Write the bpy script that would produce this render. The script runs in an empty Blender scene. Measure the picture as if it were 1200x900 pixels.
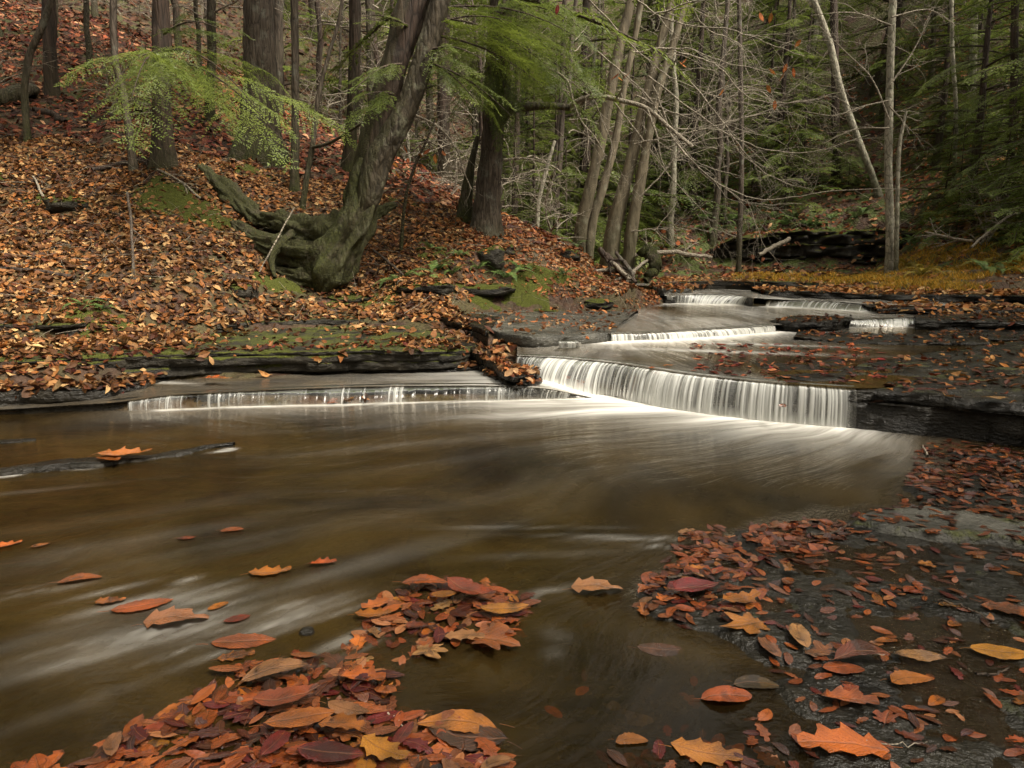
import bpy, math, random
import numpy as np
from mathutils import Vector, Matrix
from mathutils.bvhtree import BVHTree

# ------------------------------------------------------------------ camera, world, sun, exposure
scene = bpy.context.scene
col = scene.collection
CAM_H = 1.2
PITCH = math.radians(10.62)
cam_data = bpy.data.cameras.new("camera")
cam_data.lens = 24.0
cam_data.sensor_width = 36.0
cam_data.clip_start = 0.05
cam_data.clip_end = 1000.0
cam = bpy.data.objects.new("camera", cam_data)
cam.location = (0, 0, CAM_H)
cam.rotation_euler = (math.pi / 2 - PITCH, 0, 0)
col.objects.link(cam)
scene.camera = cam

SUN_EL, SUN_AZ = math.radians(54), math.radians(125)      # azimuth measured from +Y towards +X
world = bpy.data.worlds.new("World")
scene.world = world
world.use_nodes = True
wn, wl = world.node_tree.nodes, world.node_tree.links
bg = wn["Background"]
sky = wn.new("ShaderNodeTexSky")
sky.sky_type = 'NISHITA'
sky.sun_disc = False
sky.sun_elevation = SUN_EL
sky.sun_rotation = SUN_AZ
sky.dust_density = 4.0
hs = wn.new("ShaderNodeHueSaturation")                   # overcast: the cloud deck greys the blue
hs.inputs['Saturation'].default_value = 0.22
wl.new(sky.outputs[0], hs.inputs['Color'])
wm = wn.new("ShaderNodeMix"); wm.data_type = 'RGBA'; wm.blend_type = 'MULTIPLY'; wm.inputs[0].default_value = 1.0; wm.inputs[7].default_value = (1.0, .92, .77, 1)
wl.new(hs.outputs[0], wm.inputs[6]); wl.new(wm.outputs[2], bg.inputs[0])
bg.inputs[1].default_value = 0.10
sun_data = bpy.data.lights.new("sun", 'SUN')
sun_data.energy = 1.9
sun_data.angle = math.radians(16)
sun_data.color = (1.0, 0.93, 0.82)
sun = bpy.data.objects.new("sun", sun_data)
sd = Vector((math.sin(SUN_AZ) * math.cos(SUN_EL), math.cos(SUN_AZ) * math.cos(SUN_EL), math.sin(SUN_EL)))
sun.rotation_euler = sd.to_track_quat('Z', 'Y').to_euler()
col.objects.link(sun)
scene.view_settings.view_transform = 'Standard'
scene.view_settings.look = 'None'
scene.view_settings.exposure = 1.9
scene.view_settings.gamma = 1.0
scene.render.engine = 'CYCLES'
scene.cycles.max_bounces = 8
scene.cycles.diffuse_bounces = 3
scene.cycles.transparent_max_bounces = 12
scene.cycles.use_denoising = True

rng = np.random.default_rng(11)
random.seed(5)

# ------------------------------------------------------------------ pixel helpers (photograph 1200x900, focal 800 px)
_c, _s = math.cos(PITCH), math.sin(PITCH)
def ray(px, py):
    cx, cy = (px - 600) / 800.0, (450 - py) / 800.0
    return np.array([cx, _c + cy * _s, -_s + cy * _c])
def at(px, py, z=None, Y=None):
    d = ray(px, py)
    t = (z - CAM_H) / d[2] if z is not None else Y / d[1]
    return np.array([0, 0, CAM_H]) + d * t
def line(pts, z):
    return np.array([at(p[0], p[1], z=(p[2] if len(p) > 2 else z)) for p in pts])

# ------------------------------------------------------------------ noise
def _hash(i, j, k, seed):
    h = (i * 374761393 + j * 668265263 + k * 2147483647 + seed * 1274126177) & 0xFFFFFFFF
    h = ((h ^ (h >> 13)) * 1274126177) & 0xFFFFFFFF
    return ((h ^ (h >> 16)) & 0xFFFFFF) / float(0xFFFFFF)
def noise(x, y, z=0.0, seed=0):
    x, y, z = np.broadcast_arrays(np.asarray(x, float), np.asarray(y, float), np.asarray(z, float))
    xi, yi, zi = np.floor(x).astype(np.int64), np.floor(y).astype(np.int64), np.floor(z).astype(np.int64)
    fx, fy, fz = x - xi, y - yi, z - zi
    fx, fy, fz = fx*fx*(3-2*fx), fy*fy*(3-2*fy), fz*fz*(3-2*fz)
    r = 0
    for a in (0, 1):
        for b in (0, 1):
            for c in (0, 1):
                r = r + _hash(xi+a, yi+b, zi+c, seed) * (fx if a else 1-fx) * (fy if b else 1-fy) * (fz if c else 1-fz)
    return r * 2 - 1
def fbm(x, y, z=0.0, seed=0, octs=4):
    r, a, f = 0, 1.0, 1.0
    for o in range(octs):
        r = r + a * noise(np.asarray(x)*f, np.asarray(y)*f, np.asarray(z)*f, seed + o*17)
        a *= 0.5; f *= 2.03
    return r
def sstep(a, b, x):
    t = np.clip((x - a) / (b - a), 0, 1)
    return t * t * (3 - 2 * t)

# ------------------------------------------------------------------ mesh helpers
def mesh_np(name, V, faces, mats, attrs=None, uv=None, smooth=True, cols=None, vec=None, fmat=None):
    """faces: list of (n,k) int arrays"""
    me = bpy.data.meshes.new(name)
    V = np.asarray(V, np.float32)
    faces = [np.asarray(f, np.int32) for f in faces if len(f)]
    loops = np.concatenate([f.ravel() for f in faces])
    tot = np.concatenate([np.full(len(f), f.shape[1], np.int32) for f in faces])
    start = np.concatenate([[0], np.cumsum(tot)[:-1]]).astype(np.int32)
    me.vertices.add(len(V)); me.vertices.foreach_set("co", V.ravel())
    me.loops.add(len(loops)); me.loops.foreach_set("vertex_index", loops)
    me.polygons.add(len(tot)); me.polygons.foreach_set("loop_start", start); me.polygons.foreach_set("loop_total", tot)
    me.polygons.foreach_set("use_smooth", np.full(len(tot), smooth))
    if fmat is not None: me.polygons.foreach_set("material_index", np.asarray(fmat, np.int32))
    for k, a in (attrs or {}).items():
        at_ = me.attributes.new(k, 'FLOAT', 'POINT'); at_.data.foreach_set("value", np.asarray(a, np.float32).ravel())
    for k, a in (vec or {}).items():
        at_ = me.attributes.new(k, 'FLOAT_VECTOR', 'POINT'); at_.data.foreach_set("vector", np.asarray(a, np.float32).ravel())
    if cols is not None:
        ca = me.attributes.new("col", 'FLOAT_COLOR', 'POINT')
        c4 = np.ones((len(V), 4), np.float32); c4[:, :3] = cols
        ca.data.foreach_set("color", c4.ravel())
    if uv is not None:
        u = me.uv_layers.new(name="uv"); u.data.foreach_set("uv", np.asarray(uv, np.float32)[loops].ravel())
    for m in (mats if isinstance(mats, (list, tuple)) else [mats]): me.materials.append(m)
    me.update(calc_edges=True)
    me.validate()
    return me
def obj(name, me, parent=None):
    o = bpy.data.objects.new(name, me); col.objects.link(o)
    if parent is not None: o.parent = parent
    return o
def tag(o, label=None, cat=None, group=None, kind=None):
    if label: o['label'] = label
    if cat: o['category'] = cat
    if group: o['group'] = group
    if kind: o['kind'] = kind
    return o
def empty(name, loc=(0, 0, 0), rz=0.0, sc=1.0, **kw):
    o = bpy.data.objects.new(name, None); col.objects.link(o)
    o.location = loc; o.rotation_euler = (0, 0, rz); o.scale = (sc,)*3; o.empty_display_size = 0.1
    return tag(o, **kw)
def grid_faces(nu, nv, base=0, wrap=False):
    """vertices ordered index = i*nv + j"""
    i = np.arange(nu - 1)[:, None]
    j = np.arange(nv if wrap else nv - 1)[None, :]
    j2 = (j + 1) % nv
    a = i*nv + j; b = (i+1)*nv + j; c = (i+1)*nv + j2; d = i*nv + j2
    return (np.stack([a, b, c, d], -1).reshape(-1, 4) + base)
class MB:
    def __init__(s): s.V = []; s.F = {}; s.n = 0; s.A = {}; s.C = []; s.UV = []
    def add(s, V, F, attrs=None, cols=None, uv=None):
        V = np.asarray(V, float)
        for f in (F if isinstance(F, list) else [F]):
            f = np.asarray(f)
            if len(f): s.F.setdefault(f.shape[1], []).append(f + s.n)
        s.V.append(V); s.n += len(V)
        for k, a in (attrs or {}).items(): s.A.setdefault(k, []).append(np.broadcast_to(np.asarray(a, float), (len(V),)))
        if cols is not None: s.C.append(np.broadcast_to(cols, (len(V), 3)))
        if uv is not None: s.UV.append(uv)
    def mesh(s, name, mat, smooth=True):
        return mesh_np(name, np.concatenate(s.V), [np.concatenate(f) for f in s.F.values()], mat,
                       attrs={k: np.concatenate(a) for k, a in s.A.items()}, smooth=smooth,
                       cols=np.concatenate(s.C) if s.C else None, uv=np.concatenate(s.UV) if s.UV else None)
def resample(P, ds=None, n=None, smooth=True):
    P = np.asarray(P, float)
    seg = np.linalg.norm(np.diff(P, axis=0), axis=1); t = np.concatenate([[0], np.cumsum(seg)])
    if n is None: n = max(2, int(t[-1] / ds) + 1)
    u = np.linspace(0, t[-1], n)
    if not smooth or len(P) < 3:
        return np.stack([np.interp(u, t, P[:, k]) for k in range(P.shape[1])], 1)
    m = np.gradient(P, t, axis=0)
    i = np.clip(np.searchsorted(t, u, side='right') - 1, 0, len(t) - 2)
    h = (t[i+1] - t[i]); s = ((u - t[i]) / h)[:, None]; h = h[:, None]
    return ((2*s**3-3*s**2+1)*P[i] + (s**3-2*s**2+s)*h*m[i] + (-2*s**3+3*s**2)*P[i+1] + (s**3-s**2)*h*m[i+1])
def tube(P, R, seg=8, rough=0.0, rs=1.0, seed=0, cap=True, lobes=0.0):
    P = np.asarray(P, float); R = np.broadcast_to(np.asarray(R, float), (len(P),))
    T = np.gradient(P, axis=0); T /= np.linalg.norm(T, axis=1)[:, None] + 1e-9
    ref = np.array([0.13, 0.96, 0.24]) if abs(T[:, 1]).mean() < 0.8 else np.array([1.0, 0.1, 0.2])
    U = np.cross(T, ref); U /= np.linalg.norm(U, axis=1)[:, None] + 1e-9
    W = np.cross(T, U)
    a = np.linspace(0, 2*np.pi, seg, endpoint=False)
    ca, sa = np.cos(a)[None, :], np.sin(a)[None, :]
    rr = R[:, None] * np.ones((1, seg))
    if rough:
        L = np.concatenate([[0], np.cumsum(np.linalg.norm(np.diff(P, axis=0), axis=1))])[:, None]
        r0 = max(R.mean(), 1e-3)
        rr = rr * (1 + rough * fbm(ca*2.2*rs + 5, sa*2.2*rs + 5, L/r0*0.35*rs, seed, 4)) + rough*0.35*r0*noise(ca*7*rs, sa*7*rs, L/r0*0.9, seed+3)
        if lobes: rr = rr * (1 + lobes*noise(ca*1.3+9, sa*1.3, L/r0*0.12, seed+8))
    V = P[:, None, :] + U[:, None, :]*(rr*ca)[..., None] + W[:, None, :]*(rr*sa)[..., None]
    V = V.reshape(-1, 3)
    F = grid_faces(len(P), seg, wrap=True)
    return V, F
def px_path(pts, Y, ext=None):
    """pts (px,py,width_px[,Y]) -> points and radii in metres; ext=(length, bend) carries a trunk on above the frame"""
    P = []; R = []
    for p in pts:
        y = p[3] if len(p) > 3 else Y
        q = at(p[0], p[1], Y=y); P.append(q)
        d = math.hypot(q[1], q[0]*0.0)
        R.append(p[2] * 0.5 * d / 800.0 * 1.0)
    P = np.array(P); R = np.array(R)
    if ext:
        d = P[-1] - P[-2]; d /= np.linalg.norm(d)
        n = 4
        for k in range(1, n+1):
            d = d * 0.8 + np.array([0, 0, 1]) * 0.2; d /= np.linalg.norm(d)
            P = np.vstack([P, P[-1] + d * ext / n]); R = np.append(R, max(R[-1]*0.72, 0.012))
    return P, R
def trunk_curve(P, R, ds=0.18):
    Q = resample(np.column_stack([P, R]), ds=ds)
    return Q[:, :3], np.abs(Q[:, 3])

# ------------------------------------------------------------------ materials
def new_mat(name):
    m = bpy.data.materials.new(name); m.use_nodes = True
    nt = m.node_tree; nt.nodes.clear()
    return m, nt
class NT:
    def __init__(s, name):
        s.m = bpy.data.materials.new(name); s.m.use_nodes = True; s.t = s.m.node_tree; s.t.nodes.clear()
        s.out = s.n('ShaderNodeOutputMaterial')
    def n(s, typ, **kw):
        nd = s.t.nodes.new(typ)
        for k, v in kw.items(): setattr(nd, k, v)
        return nd
    def l(s, a, b): s.t.links.new(a, b)
    def set(s, inp, v):
        if isinstance(v, bpy.types.NodeSocket): s.l(v, inp)
        elif isinstance(v, tuple) and len(v) == 3 and inp.type == 'RGBA': inp.default_value = (*v, 1)
        else: inp.default_value = v
    def pos(s): return s.n('ShaderNodeNewGeometry').outputs['Position']
    def objc(s): return s.n('ShaderNodeTexCoord').outputs['Object']
    def attr(s, name, o='Fac'):
        a = s.n('ShaderNodeAttribute'); a.attribute_name = name; return a.outputs[o]
    def vmul(s, v, k):
        m = s.n('ShaderNodeVectorMath', operation='MULTIPLY'); s.l(v, m.inputs[0]); m.inputs[1].default_value = k; return m.outputs[0]
    def noise(s, v, scale, detail=4, rough=0.55, dist=0.0, o=0):
        t = s.n('ShaderNodeTexNoise'); s.l(v, t.inputs['Vector']); t.inputs['Scale'].default_value = scale
        t.inputs['Detail'].default_value = detail; t.inputs['Roughness'].default_value = rough; t.inputs['Distortion'].default_value = dist
        return t.outputs[o]
    def vor(s, v, scale, feature='F1', o='Distance', rand=1.0):
        t = s.n('ShaderNodeTexVoronoi', feature=feature); s.l(v, t.inputs['Vector']); t.inputs['Scale'].default_value = scale
        t.inputs['Randomness'].default_value = rand
        return t.outputs[o]
    def ramp(s, f, stops, interp='LINEAR'):
        r = s.n('ShaderNodeValToRGB'); s.l(f, r.inputs[0]); cr = r.color_ramp; cr.interpolation = interp
        while len(cr.elements) < len(stops): cr.elements.new(0.5)
        for e, (p, c) in zip(cr.elements, stops):
            e.position = p; e.color = (c, c, c, 1) if isinstance(c, (int, float)) else (*c, 1)
        return r.outputs[0]
    def math(s, op, a, b=0.0, clamp=False):
        m = s.n('ShaderNodeMath', operation=op); m.use_clamp = clamp; s.set(m.inputs[0], a); s.set(m.inputs[1], b); return m.outputs[0]
    def mix(s, f, a, b, bt='MIX'):
        m = s.n('ShaderNodeMix', data_type='RGBA', blend_type=bt); s.set(m.inputs[0], f); s.set(m.inputs[6], a); s.set(m.inputs[7], b); return m.outputs[2]
    def maprange(s, f, a, b, c=0.0, d=1.0):
        m = s.n('ShaderNodeMapRange'); s.set(m.inputs[0], f)
        for i, v in zip((1, 2, 3, 4), (a, b, c, d)): m.inputs[i].default_value = v
        return m.outputs[0]
    def bump(s, h, strength=0.5, dist=0.02, normal=None):
        b = s.n('ShaderNodeBump'); s.l(h, b.inputs['Height']); s.set(b.inputs['Strength'], strength); b.inputs['Distance'].default_value = dist
        if normal is not None: s.l(normal, b.inputs['Normal'])
        return b.outputs[0]
    def bsdf(s, color, rough=0.7, normal=None, spec=0.5, coat=0.0, coatr=0.1, trans=None):
        p = s.n('ShaderNodeBsdfPrincipled'); s.set(p.inputs['Base Color'], color); s.set(p.inputs['Roughness'], rough)
        s.set(p.inputs['Specular IOR Level'], spec); s.set(p.inputs['Coat Weight'], coat); s.set(p.inputs['Coat Roughness'], coatr)
        if normal is not None: s.l(normal, p.inputs['Normal'])
        return p.outputs[0]
    def mixs(s, f, a, b):
        m = s.n('ShaderNodeMixShader'); s.set(m.inputs[0], f); s.l(a, m.inputs[1]); s.l(b, m.inputs[2]); return m.outputs[0]
    def done(s, sh): s.l(sh, s.out.inputs[0]); return s.m

def mat_ground():
    t = NT('forest_floor'); p = t.pos()
    pz = t.vmul(p, (1, 1, 1.4))
    soil = t.ramp(t.noise(p, 6, 6), [(0.3, (.018, .010, .006)), (0.7, (.06, .034, .02))])
    w = t.noise(p, 9, 3, o=1)
    wv = t.n('ShaderNodeVectorMath', operation='MULTIPLY_ADD'); t.l(w, wv.inputs[0]); wv.inputs[1].default_value = (.12, .12, .12); t.l(pz, wv.inputs[2])
    vc = t.vor(wv.outputs[0], 11, o='Color'); vd = t.vor(wv.outputs[0], 11)
    sep = t.n('ShaderNodeSeparateColor'); t.l(vc, sep.inputs[0])
    leaf = t.ramp(sep.outputs[0], [(0, (.03, .013, .007)), (.3, (.07, .03, .014)), (.6, (.12, .055, .024)), (.85, (.18, .09, .045)), (1, (.24, .14, .075))])
    leaf = t.mix(t.ramp(vd, [(.02, 0.0), (.075, .8)]), leaf, (.03, .016, .01))
    c = t.mix(t.attr('leafy'), soil, leaf)
    moss = t.ramp(t.noise(p, 30, 5), [(.3, (.02, .03, .006)), (.7, (.085, .105, .02))])
    mm = t.math('MULTIPLY', t.attr('moss'), t.ramp(t.noise(p, 2.2, 5), [(.42, 0.0), (.56, 1.0)]))
    c = t.mix(mm, c, moss)
    bed = t.ramp(t.noise(p, 7, 6), [(.3, (.010, .007, .003)), (.55, (.035, .026, .010)), (.75, (.07, .052, .022))])
    c = t.mix(t.attr('bed'), c, bed)
    h = t.math('ADD', t.noise(p, 25, 6), t.math('MULTIPLY', vd, -2.0))
    return t.done(t.bsdf(c, .75, t.bump(h, .8, .03), spec=.3))
def mat_rock(name, dark=(.005, .0045, .0035), mid=(.022, .019, .014), wet=.8, mossc=(.085, .095, .014), blotch=0.0):
    t = NT(name); p = t.pos(); ps = t.vmul(p, (1, 1, 2.2))
    n1 = t.noise(ps, 3.2, 8, .62); n2 = t.noise(ps, 34, 5, .6)
    c = t.mix(t.ramp(n1, [(.35, 0.0), (.68, 1.0)]), dark, mid)
    c = t.mix(t.math('MULTIPLY', n2, .5), c, t.mix(.5, c, (.02, .016, .012), 'MULTIPLY'))
    c = t.mix(t.ramp(t.noise(p, 11, 6, .7), [(.58, 0.0), (.68, .25 + blotch)]), c, (.09, .085, .072))
    nrm = t.n('ShaderNodeNewGeometry').outputs['Normal']; sp = t.n('ShaderNodeSeparateXYZ'); t.l(nrm, sp.inputs[0])
    mz = t.ramp(sp.outputs[2], [(.15, .25), (.7, 1.0)])
    mn = t.ramp(t.noise(p, 3.4, 7, .68), [(.42, 0.0), (.56, 1.0)])
    mf = t.ramp(t.math('ADD', t.math('MULTIPLY', t.math('MULTIPLY', t.attr('moss'), mz), .75), t.math('MULTIPLY', t.math('SUBTRACT', t.noise(p, 3.4, 7, .68), .5), 1.3)), [(.38, 0.0), (.55, 1.0)]); mf = t.math('MULTIPLY', mf, t.ramp(t.attr('moss'), [(.0, 0.0), (.15, 1.0)]))
    mossy = t.ramp(t.noise(p, 60, 5), [(.3, tuple(k*.3 for k in mossc)), (.72, mossc)])
    c = t.mix(mf, c, mossy)
    r = t.math('ADD', t.ramp(t.noise(p, 5, 5), [(.3, .10 if wet > .5 else .5), (.7, .38 if wet > .5 else .8)]), t.math('MULTIPLY', mf, .5), True)
    h = t.math('ADD', t.math('ADD', t.math('MULTIPLY', n1, 1.4), t.math('MULTIPLY', t.noise(p, 95, 3), .22)), t.math('ADD', t.math('MULTIPLY', n2, .5), t.math('MULTIPLY', t.vor(ps, 22), .25)))
    h = t.math('ADD', h, t.math('MULTIPLY', t.math('MULTIPLY', mf, t.noise(p, 90, 3)), .9))
    return t.done(t.bsdf(c, r, t.bump(h, .9, .03), spec=.25))
def mat_bark(name, a=(.03, .022, .016), b=(.11, .085, .065), lich=(.16, .17, .14), lichf=.45, mossf=1.0, stretch=.12, sc=16, wet=.75, crack=.75):
    t = NT(name); p = t.objc(); ps = t.vmul(p, (1, 1, stretch))
    n1 = t.noise(ps, sc, 7, .65, .4); v = t.vor(ps, sc*1.1, 'DISTANCE_TO_EDGE')
    c = t.mix(t.ramp(n1, [(.3, 0.0), (.7, 1.0)]), a, b)
    c = t.mix(t.ramp(v, [(.0, crack), (.09, 0.0)]), c, tuple(k*.35 for k in a))
    c = t.mix(t.ramp(t.noise(p, 4.5, 7, .7), [(.54, 0.0), (.66, lichf)]), c, lich)
    mo = t.ramp(t.noise(p, 40, 5), [(.3, (.010, .012, .003)), (.7, (.052, .056, .010))])
    mf = t.math('MULTIPLY', t.math('MULTIPLY', t.attr('moss'), mossf), t.ramp(t.noise(p, 3.2, 6, .7), [(.34, .15), (.50, 1.0)]), True)
    c = t.mix(mf, c, mo)
    h = t.math('ADD', n1, t.math('MULTIPLY', v, 1.2 if crack > .3 else .15))
    h = t.math('ADD', h, t.math('MULTIPLY', mf, t.noise(p, 70, 3)))
    return t.done(t.bsdf(c, wet, t.bump(h, .9, .03), spec=.25))
def mat_leaf(name, rough=.55, coat=0.0, veins=True, trans=.2, usecol=True, c0=(.2, .09, .04), hv=(.35, .9)):
    t = NT(name)
    oi = t.n('ShaderNodeObjectInfo').outputs['Random']
    c = t.attr('col', 'Color') if usecol else None
    if c is None:
        c = t.n('ShaderNodeRGB').outputs[0]; c.default_value = (*c0, 1)
    p = t.objc()
    n = t.noise(p, 38, 5, .65); n2 = t.noise(p, 140, 3)
    c = t.mix(t.ramp(n, [(.35, 0.0), (.7, .55)]), c, t.mix(1.0, c, (.4, .28, .2), 'MULTIPLY'))
    hsv = t.n('ShaderNodeHueSaturation'); t.l(c, hsv.inputs['Color'])
    t.l(t.maprange(oi, 0, 1, .65, 1.25), hsv.inputs['Value']); t.l(t.maprange(t.math('FRACT', t.math('MULTIPLY', oi, 7.3)), 0, 1, .485, .515), hsv.inputs['Hue'])
    c = hsv.outputs[0]; h = n
    if veins:
        uv = t.n('ShaderNodeTexCoord').outputs['UV']; sp = t.n('ShaderNodeSeparateXYZ'); t.l(uv, sp.inputs[0])
        av = t.math('ABSOLUTE', t.math('SUBTRACT', sp.outputs[1], .5))
        mid = t.ramp(av, [(.012, 1.0), (.035, 0.0)])
        k = t.math('FRACT', t.math('SUBTRACT', t.math('MULTIPLY', sp.outputs[0], 11.0), t.math('MULTIPLY', av, 9.0)))
        side = t.ramp(t.math('ABSOLUTE', t.math('SUBTRACT', k, .5)), [(.0, 1.0), (.16, 0.0)])
        vn = t.math('MAXIMUM', mid, t.math('MULTIPLY', side, .55))
        c = t.mix(t.math('MULTIPLY', vn, .45), c, t.mix(.5, c, (.75, .55, .3), 'ADD') if rough > .4 else (.16, .07, .03))
        h = t.math('ADD', t.math('MULTIPLY', vn, -.9), t.math('ADD', t.math('MULTIPLY', n, 1.6), t.math('MULTIPLY', n2, .6)))
    b = t.bsdf(c, rough, t.bump(h, .8, .006), spec=.5 if rough < .4 else .2, coat=coat, coatr=.05)
    tr = t.n('ShaderNodeBsdfTranslucent'); t.l(c, tr.inputs[0])
    return t.done(t.mixs(trans, b, tr.outputs[0]))
def mat_green(name, a=(.02, .045, .012), b=(.06, .11, .03), trans=.3, sc=1.5):
    t = NT(name); p = t.objc()
    oi = t.n('ShaderNodeObjectInfo').outputs['Random']
    c = t.mix(t.ramp(t.noise(p, sc, 5, .6), [(.35, 0.0), (.65, 1.0)]), a, b)
    hsv = t.n('ShaderNodeHueSaturation'); t.l(c, hsv.inputs['Color']); t.l(t.maprange(oi, 0, 1, .7, 1.3), hsv.inputs['Value'])
    c = hsv.outputs[0]
    tr = t.n('ShaderNodeBsdfTranslucent'); t.l(c, tr.inputs[0])
    return t.done(t.mixs(trans, t.bsdf(c, .5, spec=.35), tr.outputs[0]))
def mat_water():
    t = NT('stream_water'); fl = t.attr('flow', 'Vector'); p = t.pos()
    s1 = t.noise(t.vmul(fl, (1, .09, 1)), 7.5, 6, .6, .25)       # long soft streaks that follow the current
    s2 = t.noise(t.vmul(fl, (1, .05, 1)), 22, 4, .6)
    f = t.attr('foam')
    st = t.math('ADD', t.math('MULTIPLY', t.ramp(s1, [(.32, 0.0), (.72, 1.0)]), 1.2), t.math('MULTIPLY', s2, .5))
    ff = t.math('MULTIPLY', f, t.math('ADD', .18, t.math('MULTIPLY', st, .72)), False)
    ff = t.math('MAXIMUM', ff, t.math('SUBTRACT', t.math('MULTIPLY', f, 1.0), .38), True)
    foam = t.bsdf((.62, .61, .57), .7, spec=.2)
    murk = t.attr('murk')
    tint = t.n('ShaderNodeBsdfTransparent'); tint.inputs[0].default_value = (.50, .38, .17, 1)
    sp1 = t.noise(t.vmul(p, (1, 1.3, 1)), 1.1, 6, .6, .6); silt = t.mix(t.ramp(sp1, [(.36, 0.0), (.64, 1.0)]), (.009, .0055, .0016), t.mix(s1, (.036, .0215, .0038), (.054, .034, .009)))
    dif = t.n('ShaderNodeBsdfDiffuse'); t.l(silt, dif.inputs[0])
    body = t.mixs(murk, tint.outputs[0], dif.outputs[0])
    nb = t.bump(t.math('ADD', t.math('MULTIPLY', s1, .8), t.math('MULTIPLY', s2, .25)), t.attr('rip'), .05)
    nb = t.bump(t.math('ADD', t.noise(p, 48, 4, .6), t.math('MULTIPLY', t.noise(p, 14, 3), 1.5)), t.attr('film'), .035, nb)
    gl = t.n('ShaderNodeBsdfGlossy'); gl.inputs['Roughness'].default_value = .09; gl.inputs[0].default_value = (.86, .80, .70, 1); t.l(nb, gl.inputs['Normal'])
    fr = t.n('ShaderNodeFresnel'); fr.inputs['IOR'].default_value = 1.33; t.l(nb, fr.inputs['Normal'])
    w = t.mixs(fr.outputs[0], body, gl.outputs[0])
    return t.done(t.mixs(ff, w, foam))
def mat_fall():
    t = NT('falling_water'); w = t.attr('w')
    d = t.n('ShaderNodeBsdfDiffuse'); d.inputs[0].default_value = (.72, .73, .70, 1)
    tr = t.n('ShaderNodeBsdfTranslucent'); tr.inputs[0].default_value = (.80, .80, .75, 1)
    white = t.mixs(.3, d.outputs[0], tr.outputs[0])
    cl = t.n('ShaderNodeBsdfTransparent'); cl.inputs[0].default_value = (.9, .87, .8, 1)
    gl = t.n('ShaderNodeBsdfGlossy'); gl.inputs['Roughness'].default_value = .2
    fr = t.n('ShaderNodeFresnel'); fr.inputs['IOR'].default_value = 1.33
    clear = t.mixs(fr.outputs[0], cl.outputs[0], gl.outputs[0])
    return t.done(t.mixs(w, clear, white))

M = dict(
    ground=mat_ground(), water=mat_water(), fall=mat_fall(),
    rock=mat_rock('wet_shale'), rockmoss=mat_rock('mossy_shale', (.007, .006, .004), (.032, .027, .018), .4),
    greyrock=mat_rock('pale_grey_slab', (.03, .03, .026), (.11, .106, .09), .6, blotch=.2),
    shelf=mat_rock('wet_creek_bedrock', (.004, .0037, .003), (.019, .017, .012), .9, (.045, .05, .012)),
    bark=mat_bark('grey_brown_bark'), barkdark=mat_bark('dark_hemlock_bark', (.016, .011, .008), (.065, .042, .03), (.08, .08, .06), .25, sc=12),
    barkgrey=mat_bark('grey_tan_bark', (.055, .045, .03), (.20, .165, .11), (.24, .235, .17), .6, sc=11, stretch=.25, crack=.2), barkpale=mat_bark('pale_lichen_bark', (.13, .12, .09), (.34, .31, .24), (.36, .38, .27), .6, sc=9, stretch=.5),
    barkbirch=mat_bark('smooth_lichen_bark', (.012, .009, .005), (.062, .048, .03), (.15, .15, .10), .65, sc=13, stretch=.3, crack=.45),
    twig=mat_bark('grey_twig_bark', (.14, .12, .09), (.36, .31, .24), (.25, .24, .2), .3, sc=20, stretch=1, mossf=0),
    twigdark=mat_bark('dark_twig_bark', (.03, .022, .016), (.09, .065, .045), (.1, .1, .08), .2, sc=20, stretch=1),
    litter=mat_leaf('leaf_litter', .6, 0, False, .15), wetleaf=mat_leaf('wet_leaf', .22, .55, True, .08), wetlitter=mat_leaf('wet_litter', .32, 0, False, .05), dryleaf=mat_leaf('dry_leaf', .6, 0, True, .25),
    hemlock=mat_green('hemlock_needles', (.05, .075, .012), (.155, .195, .032), .45, .8),
    fern=mat_green('fern_green', (.04, .08, .02), (.13, .19, .05), .3, 6),
    yfern=mat_green('yellowing_fern', (.10, .09, .012), (.30, .22, .03), .3, 4),
)
# ------------------------------------------------------------------ control lines of the creek (from the photograph)
FALL_CREST = line([(606,417),(640,418),(680,421),(720,425),(760,431),(800,437),(850,443),(900,448),(950,452),(1003,455)], .28)
FALL_BASE = line([(603,437,.115),(640,444,.115),(672,452,.08),(705,463,.0),(745,471,0),(785,479,0),(835,486,0),(885,492,0),(940,497,0),(1003,502,0)], 0)
STRIP_CREST = line([(-120,482,.04),(0,480,.045),(80,475,.06),(150,470,.075),(190,464,.10),(240,461,.115),(300,458,.115),(400,454,.115),(500,452,.115),(600,453,.11),(645,456,.09),(675,462,.04),(700,467,-.01)], .11)
STRIP_BASE = line([(-120,488),(0,486),(80,483),(150,481),(190,480),(240,478),(300,476),(400,474),(500,471),(600,469),(645,467),(675,467),(700,468)], 0)
FALL2_CREST = line([(716,391),(745,390),(780,389),(812,387),(845,385),(880,383),(908,381)], .365)
FALL2_BASE = line([(716,400),(745,399),(780,398),(812,396),(845,394),(880,391),(908,388)], .28)
FALL3_CREST = line([(986,375),(1010,374),(1040,373),(1076,372)], .38)
FALL3_BASE = line([(986,384),(1010,384),(1040,383.5),(1076,383)], .28)
FALL4_CREST = line([(781,346),(800,345.5),(830,345),(862,346),(884,349)], .52)
FALL4_BASE = line([(781,355),(800,355.5),(830,356.5),(862,357),(884,357)], .37)
RIFFLE_CREST = line([(900,352),(940,352),(985,354),(1040,358)], .455)
RIFFLE_BASE = line([(895,358),(940,360),(985,362.5),(1040,366)], .385)

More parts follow.
